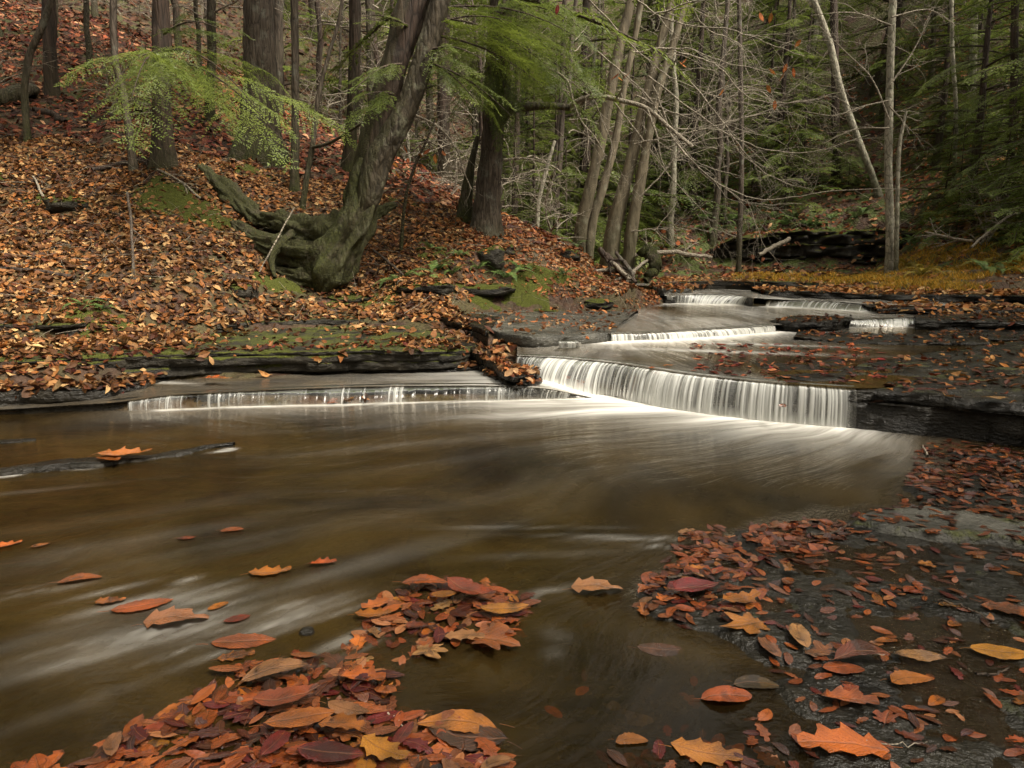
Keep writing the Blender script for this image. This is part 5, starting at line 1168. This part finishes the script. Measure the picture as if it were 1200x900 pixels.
H = [(881,732,.02,'maple','orange',50,200,'bright orange pointed maple leaf lying flat on the bare grey gravel patch',0),
     (936,746,.03,'beech','tan',48,80,'curled tan leaf standing on edge beside the bright maple leaf',2),
     (850,819,.0,'oval','orange',54,5,'smooth orange oval leaf floating at the edge of the clear dark water',0),
     (884,801,.0,'oval','olive',46,-4,'olive brown oval leaf floating just above the smooth orange one',3),
     (985,872,.015,'oak','orange',82,172,'big orange lobed oak leaf lying flat at the bottom right of the shelf',0),
     (828,884,.0,'oak','yellow',70,-14,'yellow orange lobed oak leaf near the bottom, left of the big oak leaf',0),
     (995,821,.01,'oak','orange',52,-10,'orange oak leaf midway down the wet shelf, above the big oak leaf',1),
     (987,784,.01,'oval','orange',40,-5,'orange oval leaf half under a dark red leaf on the shelf',1),
     (1009,772,.02,'beech','dark red',60,8,'dark red folded leaf above the half hidden orange oval',2),
     (1170,765,.01,'oval','yellow',48,-12,'narrow yellow leaf near the right edge of the shelf',1),
     (1188,716,.02,'oak','amber',50,-35,'amber oak leaf lifted on edge at the right edge of the shelf',2),
     (900,760,.01,'beech','tan',40,100,'small pale curled leaf by the grey gravel patch',2),
     (1075,770,.01,'beech','tan',46,-6,'pale tan beech leaf above the middle of the right shelf',0),
     (1062,795,.01,'oval','amber',42,10,'amber oval leaf right of the shelf middle, next to a pale one',0),
     (812,690,.02,'oval','dark red',60,190,'long dark red leaf on the clump where the shelf meets the pool',1),
     (870,703,.02,'oak','yellow',46,20,'yellow orange oak leaf on the clump just above the maple leaf',2),
     (540,847,.012,'beech','amber',84,172,'long orange brown toothed leaf at the right tip of the bottom heap',0),
     (548,868,.006,'beech','dark brown',86,168,'long wet brown leaf tucked under the orange brown toothed one',3),
     (384,884,.03,'beech','dark red',70,-8,'glossy deep red toothed leaf at the bottom of the heap',0),
     (324,872,.03,'oval','dark red',42,70,'short dark red leaf pointing down beside the glossy deep red one',0),
     (447,879,.032,'oak','yellow',58,-30,'yellow oak leaf blotched with brown at the bottom of the heap',0),
     (402,850,.034,'oak','yellow',50,-8,'narrow bright yellow leaf across the middle of the heap',1),
     (330,856,.03,'maple','yellow',26,40,'small yellow scrap of leaf on the left of the heap',1),
     (132,874,.03,'beech','tan',36,110,'curled tan leaf at the left tip of the bottom heap',2),
     (335,820,.034,'beech','rust brown',66,20,'long rust brown leaf lying across the top of the heap',1),
     (350,845,.036,'beech','rust brown',70,14,'glossy red brown leaf second across the top of the heap',0),
     (320,788,.03,'beech','tan',66,28,'pale brown folded leaf on the upper left shoulder of the heap',2),
     (405,832,.036,'beech','tan',50,-20,'pale ribbed tan leaf curled at the heart of the heap',1),
     (424,795,.02,'oak','orange',52,-5,'bright orange oak leaf at the upper right shoulder of the heap',1),
     (437,721,.015,'oak','orange',40,5,'bright orange oak leaf on the left tip of the midstream clump',0),
     (497,683,.03,'beech','orange',52,2,'orange leaf along the top edge of the midstream clump',1),
     (549,693,.035,'beech','rust brown',66,-32,'long reddish ribbed leaf slanting over the midstream clump',1),
     (590,715,.03,'beech','amber',56,4,'amber leaf with a pale rim at the right of the midstream clump',0),
     (520,697,.035,'oval','yellow',30,10,'small yellow leaf buried in the midstream clump',1),
     (545,745,.02,'oak','tan',44,0,'pale brown oak leaf at the lower side of the midstream clump',1),
     (570,752,.01,'maple','rust brown',60,-10,'broad rust coloured leaf at the lower right of the midstream clump',2),
     (165,711,.004,'beech','orange',56,22,'orange leaf alone in the current, largest of those at the left',0),
     (128,706,.004,'oak','amber',28,10,'small amber oak leaf just left of the largest orange leaf in the current',0),
     (93,680,.004,'beech','orange',38,20,'orange leaf in the current nearest the left edge',1),
     (316,672,.004,'oak','orange',44,12,'orange leaf in the middle of the current above the white riffles',0),
     (378,661,.004,'oak','orange',30,15,'small orange leaf farthest right in the current',1),
     (272,621,.004,'oval','amber',24,12,'tiny amber leaf alone in the smooth brown current',0),
     (218,631,.004,'oval','rust brown',18,8,'tiny rust leaf in the smooth brown current, left of the amber one',0),
     (255,711,.004,'oval','orange',22,45,'small orange scrap between the white riffles',1),
     (205,732,-.004,'oak','tan',62,8,'pale pinkish oak leaf just under the rushing water',0),
     (277,727,.002,'oval','dark red',26,25,'small dark red leaf caught between two riffles',0),
     (282,755,-.005,'beech','rust brown',66,4,'rust leaf drowned under the current above the bottom heap',0),
     (277,770,.0,'oak','rust brown',36,20,'brown leaf fragment close above the bottom heap',1),
     (6,640,.004,'oak','orange',26,30,'orange leaf cut by the left edge of the pool',0),
     (47,640,.004,'oval','amber',16,35,'tiny amber leaf near the left edge of the pool',1),
     (147,534,.04,'oak','amber',50,12,'orange brown oak leaf draped over the thin rock lip at the left',1),
     (130,537,.045,'oval','amber',30,-20,'amber leaf tucked against the oak leaf on the thin rock lip',0),
     (700,694,.004,'oak','tan',58,-4,'pale wet leaf floating alone between the midstream clump and the shelf',0),
     (586,744,.0,'oval','orange',24,12,'small orange leaf at the lower right foot of the midstream clump',0),
     (738,867,.0,'oval','amber',34,5,'brown orange leaf floating at the bottom of the clear water',0),
     (773,763,-.004,'oval','dark brown',50,-8,'dark brown leaf sunk beside the grey gravel patch',0),
     (1163,467,.3,'beech','tan',26,-5,'pale tan leaf on top of the black rock ledge near the right edge',0),
     (1085,457,.3,'beech','dark red',24,5,'dark red leaf on the top edge of the black rock ledge',1),
     (247,443,.175,'maple','orange',22,15,'bright orange maple leaf on the leaf line of the lowest left ledge',0),
     (264,444,.175,'oak','orange',14,0,'small orange leaf right beside the bright maple leaf on the left ledge',0),
     (764,431,.29,'beech','orange',14,70,'orange red leaf stuck on the lip of the widest waterfall',0),
     (783,429,.29,'beech','amber',14,20,'amber leaf stuck on the lip right of the orange red one',1),
     (917,477,.15,'beech','rust brown',20,60,'rust leaf plastered to the rock behind the strands of the widest waterfall',1)]
for h in H: hero(*h[:8], v=h[8])
q = hit(95, 398); put_leaf(q[0], q[1], q[2]+.06, 'maple', 'tan', 2, .19, 1.2, 'large pale tan leaf standing up out of the litter above the left ledges', tx=.9)

def in_px(poly, n, r, z=0.0):
    xs = [p[0] for p in poly]; ys = [p[1] for p in poly]; W = poly_px(poly, z); x0 = min(p[0] for p in W); x1 = max(p[0] for p in W); y0 = min(p[1] for p in W); y1 = max(p[1] for p in W)
    out = []
    while len(out) < n:
        x = r.uniform(x0, x1, 4*n); y = r.uniform(y0, y1, 4*n); ok = poly_sd(x, y, W) > 0
        out += list(zip(x[ok], y[ok]))
    return np.array(out[:n])
HEAP = [(112,897),(128,862),(180,842),(235,815),(262,788),(318,772),(352,768),(400,785),(452,785),(470,800),(452,815),(490,838),(540,850),(585,872),(600,900),(610,990),(60,990),(20,905)]
CLUMP = [(428,722),(445,700),(490,682),(535,682),(600,690),(622,705),(628,718),(596,728),(612,742),(570,758),(520,752),(470,742),(435,745)]
TAIL = [(420,745),(470,742),(520,755),(480,772),(430,800),(400,790),(385,770)]
SHELFZ = [(745,690),(800,620),(960,608),(1050,592),(1085,520),(1200,530),(1300,560),(1330,990),(760,990),(720,895),(870,860),(900,800),(880,760),(760,730)]
SHORES = [(745,715),(750,680),(800,655),(850,640),(910,690),(920,712),(850,735),(790,730)]
EDGE = [(790,640),(800,622),(960,608),(1000,625),(960,660),(860,668),(800,660)]
EDGE2 = [(1062,592),(1065,560),(1080,520),(1110,515),(1210,530),(1215,612),(1120,600)]
BOT = [(690,900),(700,868),(760,870),(850,862),(900,850),(920,900),(900,960),(680,960)]
hr2 = np.random.default_rng(31)
SPEC = ['beech', 'beech', 'oval', 'oak', 'oak', 'oak', 'maple']
CW = ['rust brown', 'rust brown', 'rust brown', 'dark red', 'dark brown', 'orange', 'orange', 'amber', 'amber', 'amber', 'tan', 'dark brown']
def fill(poly, n, where, zf, size, tilt, cw=CW, spec=SPEC):
    for (x, y) in in_px(poly, n, hr2):
        if NLEAF >= 299: return
        if y < .9: continue
        k = spec[hr2.integers(len(spec))]; c = cw[hr2.integers(len(cw))]; z = zf(x, y)
        lab = f"wet {c} {KN[k]} {where}"
        put_leaf(x, y, z, k, c, int(hr2.integers(3)), hr2.uniform(*size), hr2.uniform(0, 6.28), lab, lab.replace('leaf', 'leaves', 1), hr2.normal(0, tilt), hr2.normal(0, tilt))
def on_shelf(x, y): return max(float(surface(x, y)[0][0]), -.003) + hr2.uniform(.001, .007)
fill(HEAP, 88, 'in the heap at the photo bottom', lambda x, y: hr2.uniform(-.004, .022), (.06, .105), .11)
fill(CLUMP, 30, 'in the clump lying midstream', lambda x, y: hr2.uniform(-.004, .018), (.06, .10), .11)
fill(TAIL, 10, 'trailing between the two leaf heaps', lambda x, y: hr2.uniform(-.01, .008), (.07, .12), .06)
fill(SHORES, 24, 'on the shelf rim above the gravel patch', on_shelf, (.055, .085), .10)
fill(BOT, 12, 'at the bottom left corner of the shelf', lambda x, y: hr2.uniform(-.01, .01), (.06, .10), .06)
fill(SHELFZ, 400, 'scattered over the wet right-hand shelf', on_shelf, (.05, .09), .10)
# what is too many to pick apart: smaller and torn leaves between them
def tmpl():
    out = []
    for k in ('beech', 'oval', 'oak', 'beech'):
        for v in range(3):
            me = leaf_get(k, 'dark brown', v); V = np.empty(len(me.vertices)*3, np.float32); me.vertices.foreach_get('co', V); V = V.reshape(-1, 3)
            F4 = [tuple(p.vertices) for p in me.polygons if len(p.vertices) == 4]; U = np.zeros((len(V), 2))
            lv = np.empty(len(me.loops), np.int32); me.loops.foreach_get('vertex_index', lv); uu = np.empty(len(me.loops)*2, np.float32); me.uv_layers[0].data.foreach_get('uv', uu); U[lv] = uu.reshape(-1, 2)
            out.append((V*np.array([1, 1, .6]), np.array(F4), U))
    return out
TM = tmpl(); WC = [(.085, .024, .010), (.20, .068, .013), (.05, .014, .007), (.28, .095, .016), (.10, .014, .008), (.26, .085, .018), (.30, .13, .045), (.06, .022, .010), (.12, .05, .018), (.32, .12, .022), (.36, .19, .075), (.2, .085, .024), (.24, .08, .018)]
mb = MB()
def litter_fg(poly, n, size, zlo, zhi, surf=False, tilt=.10):
    p = in_px(poly, n, hr2); p = p[p[:, 1] > .85]
    zz = np.maximum(surface(p[:, 0], p[:, 1])[0], -.002) + hr2.uniform(.001, .006, len(p)) if surf else hr2.uniform(zlo, zhi, len(p))
    for (x, y), z in zip(p, zz):
        V, F, U = TM[hr2.integers(len(TM))]; a = hr2.uniform(0, 6.28); L = size*hr2.uniform(.65, 1.25); N = np.array([hr2.normal(0, tilt), hr2.normal(0, tilt), 1]); N /= np.linalg.norm(N)
        X = np.array([math.cos(a), math.sin(a), 0]); X -= N*X.dot(N); X /= np.linalg.norm(X); Yv = np.cross(N, X)
        W = (V*L*np.array([1, hr2.uniform(.75, 1.15), 1])) @ np.stack([X, Yv, N]) + np.array([x, y, z])
        c = np.array(WC[hr2.integers(len(WC))])*hr2.uniform(.4, 1.1)*np.array([1.05, .92, .75]); mb.add(W, F, cols=c, uv=U)
litter_fg(HEAP, 800, .08, -.014, .018); litter_fg(CLUMP, 260, .075, -.012, .016); litter_fg(TAIL, 70, .075, -.02, .002); litter_fg(SHORES, 100, .07, 0, 0, True); litter_fg(EDGE, 230, .068, 0, 0, True, .16)
litter_fg(EDGE2, 360, .068, 0, 0, True, .16); litter_fg(SHELFZ, 760, .058, 0, 0, True); litter_fg(BOT, 45, .07, -.02, .0)
litter_fg([(640,700),(745,720),(860,770),(860,880),(640,880)], 16, .06, -.10, -.05)
tag(obj('small_wet_leaves', mb.mesh('small_wet_leaves', M['wetleaf'], smooth=True)), kind='stuff')
# ------------------------------------------------------------------ ferns, logs, sticks, leaves still on twigs
def frond_mesh(name, mat, L=.5, seed=0, n=22, wid=.16):
    r = np.random.default_rng(seed); V = []; F = []; tt = np.linspace(0, 1, n)
    ax = np.stack([tt*L*.85, 0*tt, L*(.75*tt - .85*tt**2)], 1)
    for i in range(1, n):
        w = wid*L*2*(math.sin(math.pi*min(1, tt[i]*.9+.12))**.8)*.5 + .004
        for sg in (-1, 1):
            b = ax[i]; d = np.array([.35, sg, -.12 + r.normal(0, .08)]); d /= np.linalg.norm(d); tx = (ax[i]-ax[i-1])*.62; k = len(V)
            V += [b - tx*.5, b + d*w*.5 + tx*.6, b + d*w, b + d*w*.5 - tx*.5, b + tx*.5]; F.append([k, k+3, k+2, k+1]); F.append([k, k+1, k+4, k+4])
    V = np.array(V); Q = np.array([f for f in F if len(set(f)) == 4]); T = np.array([[f[0], f[1], f[2]] for f in F if len(set(f)) == 3])
    v, f = tube(ax, np.linspace(.004, .0015, n), 3); Vn = np.vstack([V, v]); return mesh_np(name, Vn, [Q, T, f+len(V)], M[mat])
FR = {m: [frond_mesh('frond', m, seed=s) for s in range(2)] for m in ('fern', 'yfern')}
dr = np.random.default_rng(44)
def fern(q, sc, label, group=None, mat='fern', n=7):
    root = empty('fern', tuple(q), 0, sc, label=label, cat='fern', group=group)
    for k in range(n):
        o = obj('frond', FR[mat][k % 2], root); o.rotation_euler = (dr.normal(0, .12), dr.uniform(-.5, .1), k*6.283/n + dr.uniform(-.3, .3)); o.scale = (dr.uniform(.75, 1.15),)*3
for px, py, sc, lb in [(468,333,.75,'blue-green fern arching over the dark stones beside the curved tree'),(498,333,.65,'fern at the left end of the mossy blocks on the bank'),(513,318,.6,'fern second from the curved tree, on the bank'),
                       (530,322,.55,'bright fern just above the joint of the mossy blocks'),(505,295,.5,'fern halfway up the leafy bank below the limbed trunk'),(592,326,.7,'pale green fern right of the square mossy rock'),
                       (610,318,.6,'fern just behind the pale green one on the bank'),(560,322,.45,'small yellowish fern below the square mossy rock'),(540,302,.5,'fern left of the square mossy rock'),(515,350,.4,'small fern against the mossy step stone'),
                       (660,325,.5,'fern low on the bank near the upper water'),(700,298,.7,'green fern at the foot of the leaning trunks'),(675,290,.6,'fern left of the leaning trunks'),(168,250,.4,'small green fern on the mound below the straight dark trunk'),
                       (100,362,.4,'small bright fern low in the litter at the left'),(122,372,.35,'tiny leafy fern on the thick mossy ledge edge at the left'),(325,300,.4,'small fern on the dark soil under the curved tree roots')]:
    q = hit(px, py)
    if q is not None: fern(q, sc*1.45, lb)
for k in range(46):
    px, py = dr.uniform(1040, 1215), dr.uniform(255, 325); q = hit(px, py)
    if q is not None and q[2] > .62 and q[1] < 26:
        yl = dr.uniform() < .5; fern(q, dr.uniform(.7, 1.3), f"{'yellowing' if yl else 'green'} fern on the bank at the right edge", f"{'yellowing' if yl else 'green'} ferns on the right bank", 'yfern' if yl else 'fern', 6)
for k in range(40):
    px, py = dr.uniform(800, 1035), dr.uniform(215, 290); q = hit(px, py, hi=45)
    if q is not None and q[2] > .8: fern(q, dr.uniform(.9, 1.6), 'dark green fern on the slope over the rock wall', 'dark green ferns over the rock wall', 'fern', 6)
# yellow-green grass along the right bank
gb = MB(); n = 42000
px = dr.uniform(860, 1230, n*2); Yg = dr.uniform(10.5, 20, n*2); xs = (px-600)/800*Yg*.98; zs = terrain(xs, Yg)
f = (fbm(xs*.9, Yg*.9, 0, 66, 3) > -.25) & (zs > .58) & (zs < 1.5); xs, ys, zs = xs[f][:n], Yg[f][:n], zs[f][:n]; n = len(xs)
a = dr.uniform(0, 6.28, n); h = dr.uniform(.04, .12, n); ln = dr.normal(0, .06, (n, 2)); b = np.stack([xs, ys, zs-.01], 1); s = np.stack([np.cos(a), np.sin(a), 0*a], 1)*.009
V = np.stack([b-s, b+s, b+np.column_stack([ln, h])], 1).reshape(-1, 3); c = np.array([(.45,.26,.02),(.32,.23,.025),(.52,.32,.03),(.16,.15,.025)])[dr.integers(4, size=n)]
tag(obj('bank_grass', mesh_np('bank_grass', V, [np.arange(n*3).reshape(-1, 3)], M['litter'], cols=np.repeat(c, 3, axis=0), smooth=False)), kind='stuff')
# logs and fallen branches
def stick(name, pts, label, mat='twig', cat='branch', moss=0.0, seg=8, twigs=0, seed=0, rough=.12, lift=.0, ground=True):
    Q = [];
    for p in pts:
        if len(p) == 4: q = at(p[0], p[1], Y=p[3])
        else:
            q = hit(p[0], p[1]); q = q + np.array([0, 0, lift])
        Q.append(np.append(q, p[2]*.5*q[1]/800))
    Q = resample(np.array(Q), n=max(10, int(4*len(Q)))); r = np.random.default_rng(seed)
    P = Q[:, :3] + .25*Q[:, 3:].mean()*r.normal(0, 1, (len(Q), 3)); O = P[0].copy(); out = []
    mb = MB(); v, f = tube(P-O, np.abs(Q[:, 3]), seg, rough, 1, seed); mb.add(v, f, attrs=dict(moss=moss))
    e = P[-1]-O
    for k in range(twigs):
        i = r.integers(2, len(P)-1); d = P[i]-P[i-1]; d /= np.linalg.norm(d); branchlets(P[i]-O, d*.8 + r.normal(0, .5, 3) + [0, 0, .25], r.uniform(.2, .7), abs(Q[i, 3])*.5, 1, r, out, .5)
    for p, rr_ in out:
        v, f = tube(p, rr_, 4); mb.add(v, f, attrs=dict(moss=0))
    o = obj(name, mb.mesh(name, M[mat])); o.location = O; return tag(o, label, cat)
stick('fallen_log', [(-60,132,20),(-20,127,19),(15,122,18),(38,119,15)], 'thick grey-brown fallen log at the upper left edge', 'bark', 'log', .5, 20, lift=.1)
stick('fallen_branch', [(40,133,7),(58,138,8),(76,146,6)], 'short dark fallen branch just right of the fallen log', 'barkdark', lift=.04, seed=2)
stick('fallen_branch', [(108,204,5),(135,198,6),(175,193,6),(195,190,4)], 'dark fallen branch lying at the foot of the straight dark trunk', 'barkdark', lift=.04, seed=3, twigs=4)
stick('fallen_branch', [(40,215,2),(75,240,3),(100,235,2)], 'thin grey stick in the leaves high on the left bank', 'twig', lift=.05, seed=4)
stick('fallen_branch', [(0,322,5),(50,326,6),(90,333,5)], 'dark rotten branch half buried in the litter at the left edge', 'barkdark', lift=.03, seed=5)
stick('fallen_branch', [(304,318,1.6,8.8),(322,285,1.8,8.9),(345,243,1.4,9.1)], 'thin pale stick leaning against the mossy root of the curved tree', 'twig', seed=6)
stick('fallen_branch', [(438,302,2.5),(462,322,3.2),(485,338,3),(503,347,3)], 'thin dark stick sloping down the bank from the curved tree', 'twigdark', lift=.08, seed=7)
stick('fallen_branch', [(150,225,3,9.2),(154,270,3,8.6),(158,330,3.4,7.9)], 'thin dead stem standing among the leaves below the leaning tree', 'bark', seed=8, twigs=3)
stick('fallen_branch', [(185,205,2),(215,225,2.4),(236,238,2)], 'pale curved dead twig on the mound under the straight dark trunk', 'twig', lift=.06, seed=9, twigs=5)
for k, (pts, lb, w) in enumerate([([(703,293,7,13.2),(716,305,8,13),(728,318,8,12.8),(740,331,5,12.6)], 'thickest dark branch of the driftwood pile at the bend', 'barkdark'),
        ([(712,303,4,13.1),(722,312,5,12.8),(738,328,4,12.4)], 'pale stripped branch inside the driftwood pile', 'twig'), ([(716,331,4,12.5),(742,318,4,13.1),(768,297,3,13.6)], 'thin pale branch crossing the driftwood pile toward upper right', 'twig'),
        ([(733,301,4,13.8),(765,296,5,14),(800,297,5,14.2),(833,302,4,14.4)], 'long pale branch reaching right from the driftwood pile', 'twig'), ([(693,318,4,12.9),(725,317,4,12.9),(745,320,3,12.9)], 'straight stick lying across the foot of the driftwood pile', 'twig'),
        ([(745,331,4,12.4),(735,312,5,12.9),(722,296,4,13.4)], 'reddish brown stick propped steeply in the driftwood pile', 'bark'), ([(708,296,4,13.4),(722,308,4,13.2),(735,316,3,13)], 'brown twig on top of the driftwood pile', 'bark')]):
    stick('driftwood', pts, lb, w, 'driftwood', seed=20+k, twigs=2 if k < 4 else 0)
stick('mossy_root', [(752,292,14,13.6),(766,300,16,13.5),(766,318,13,13.3),(758,328,8,13.2)], 'mossy curved stump beside the driftwood pile', 'bark', 'stump', 1.0, 16, seed=31)
stick('fallen_branch', [(888,298,4,21.5),(905,290,5,22),(925,280,5,22.5)], 'short pale branch leaning on the far rock wall', 'twig', seed=32)
stick('fallen_branch', [(1138,290,2.5,14.5),(1160,270,3,15),(1185,252,2.5,15.5),(1205,250,2,16)], 'pale arched dead branch on the bank at the right edge', 'twig', seed=33, twigs=7)
stick('fallen_branch', [(1140,283,3,15),(1110,278,3,15.5),(1085,272,2,16)], 'thin dead branch lying left of the pale arched one', 'twig', seed=34, twigs=5)
def wet_twig(pts, label, w=3, mat='twigdark', z=.03, seed=0):
    Q = np.array([at(p[0], p[1], z=z) for p in pts]); r = np.random.default_rng(seed)
    for q in Q: q[2] = max(float(surface(q[0], q[1])[0][0]), 0)+.008
    P = resample(Q, n=14); P = P + .003*r.normal(0, 1, P.shape); O = P[0].copy(); d = np.linalg.norm(O)
    v, f = tube(P-O, np.linspace(w*.5*d/800, w*.25*d/800, 14), 6); mb = MB(); mb.add(v, f, attrs=dict(moss=0)); o = obj('wet_twig', mb.mesh('wet_twig', M[mat])); o.location = O; tag(o, label, 'twig')
for k, (pts, lb, w, m) in enumerate([([(950,621),(975,620),(995,611)], 'dark twig poking from the mossy rim of the pale slab', 4, 'twigdark'), ([(782,673),(800,668),(822,668)], 'dark twig on the leaf-strewn rim of the shelf', 4, 'twigdark'),
        ([(1015,866),(1050,866),(1088,866)], 'thin pale twig right of the big oak leaf', 2, 'twig'), ([(1140,780),(1165,782),(1185,776)], 'thin twig below the narrow yellow leaf', 3, 'twigdark'), ([(455,828),(468,838),(476,850)], 'pale twig sticking out of the right flank of the heap', 2.5, 'twig'),
        ([(1000,747),(1020,756),(1040,760)], 'thin twig in the middle of the wet shelf', 2, 'twig'), ([(1100,700),(1140,712),(1165,722)], 'thin dark twig at the upper right of the wet shelf', 2.5, 'twigdark'), ([(880,535),(1088,530),(1082,518)][1:], 'short pale twig at the foot of the black ledge', 2.5, 'twig')]):
    wet_twig(pts, lb, w, m, seed=k)
# last leaves hanging on the bare twigs
lh = {c: leaf_mesh('beech', col_, 5) for c, col_ in (('orange', (.55, .19, .05)), ('red', (.35, .02, .02)))}
for me in lh.values(): me.materials.clear(); me.materials.append(M['dryleaf'])
for px, py, Y, cn, sz, lb in [(653,11,7.6,'red',.10,'single red leaf hanging at the top centre')] + [(a, b, 12.2, 'orange', .16, 'orange leaf still hanging on the bare branches') for a, b in [(905,84),(920,80),(917,90),(926,92),(901,104),(892,20),(903,21),(908,123),(800,76),(935,51),(802,72),(852,98),(721,90),(727,93),(735,88),(846,108),(930,85)]] + \
        [(a, b, 10.5, 'orange', .14, 'orange leaf on the beech sapling behind the curved tree') for a, b in [(470,196),(478,188),(462,192),(485,200),(492,183),(500,178),(466,205),(510,186),(475,175),(455,200),(520,180),(497,196),(505,205),(488,210)]]:
    q = at(px, py, Y=Y); o = obj('hanging_leaf', lh[cn]); o.location = q; o.scale = (sz,)*3; o.rotation_euler = (dr.uniform(-1.2, 1.2), dr.uniform(.4, 1.6), dr.uniform(0, 6.28)); tag(o, lb, 'leaf', 'leaves still on the twigs' if cn == 'orange' else None)
P_, O_ = None, None
r_, O, P, R = tree_px('beech_sapling', [(468,250,5),(478,220,4),(488,190,3.5),(500,165,3),(510,140,2)], 10.5, 'twigdark', 'beech sapling with a few orange leaves behind the curved tree', ext=None, seg=8, flare=.2)
out = []; r = np.random.default_rng(3)
for q in range(12):
    k = r.integers(2, len(P)-1); branchlets(P[k]-O, r.normal(0, 1, 3)*[1, .6, .5], r.uniform(.3, .8), .008, 1, r, out, .4)
obj('branches', tubes_mesh('branches', out, M['twigdark'], 4), r_)

# fine dead twigs and moss pads over the left bank
tw = []; r = np.random.default_rng(61)
x = r.uniform(-9, 1.5, 950); y = r.uniform(6.2, 15, 950); z = terrain(x, y); ok = (z > .4) & (abs(x) < .8*y)
for a, b, c in zip(x[ok], y[ok], z[ok]):
    g = .12 if r.uniform() < .7 else .45; branchlets([a, b, c+.02], [r.normal(), r.normal(), r.uniform(.02, g)], r.uniform(.2, .75), r.uniform(.002, .006), 1 if r.uniform() < .4 else 0, r, tw, .5, (1, 4), -.05)
tag(obj('dead_twigs', tubes_mesh('dead_twigs', tw, M['twig'], 4)), kind='stuff')
def moss_pad(px, py, w, seed, label):
    q = hit(px, py); 
    if q is None: return
    n = 26; a = np.linspace(-1, 1, n); X, Y = np.meshgrid(a*w*.75, a*w*.55, indexing='ij'); R = np.hypot(X/(w*.75), Y/(w*.55)) + .35*fbm(X*5/w, Y*5/w, seed, 3, 3)
    Z = terrain(X+q[0], Y+q[1]) - q[2] + .09*np.sqrt(np.clip(1-R, 0, 1))*w**.5 - .03 + .012*fbm(X*16, Y*16, seed, 5, 3)
    G = grid_faces(n, n); keep = (R.ravel()[G] < 1.1).all(1)
    o = obj('moss_pad', mesh_np('moss_pad', np.stack([X, Y, Z], -1).reshape(-1, 3), [G[keep]], M['rockmoss'], attrs=dict(moss=np.full(n*n, 1.3)))); o.location = q; tag(o, label, 'moss')
for k, (px, py, w, lb) in enumerate([(205,235,.9,'moss pad on the mound at the foot of the straight dark trunk'),(240,255,.7,'moss pad beside the long mossy root of the curved tree'),(60,235,.6,'small moss pad high in the leaves at the left'),(105,385,.55,'moss pad just above the thick mossy ledge at the left'),
      (330,335,.6,'moss pad on the dark soil under the curved tree'),(430,355,.7,'moss pad between the curved tree and the mossy blocks'),(505,300,.5,'moss pad halfway up the leafy bank'),(640,318,.7,'moss pad on the bank below the leaning trunks'),(700,325,.6,'moss pad by the driftwood pile'),
      (560,352,.5,'moss pad at the end of the long mossy block'),(620,345,.6,'moss pad low on the bank right of the mossy blocks'),(285,200,.7,'moss pad by the thick furrowed trunk'),(470,240,.5,'moss pad at the crest behind the curved tree')]): moss_pad(px, py, w, k, lb)
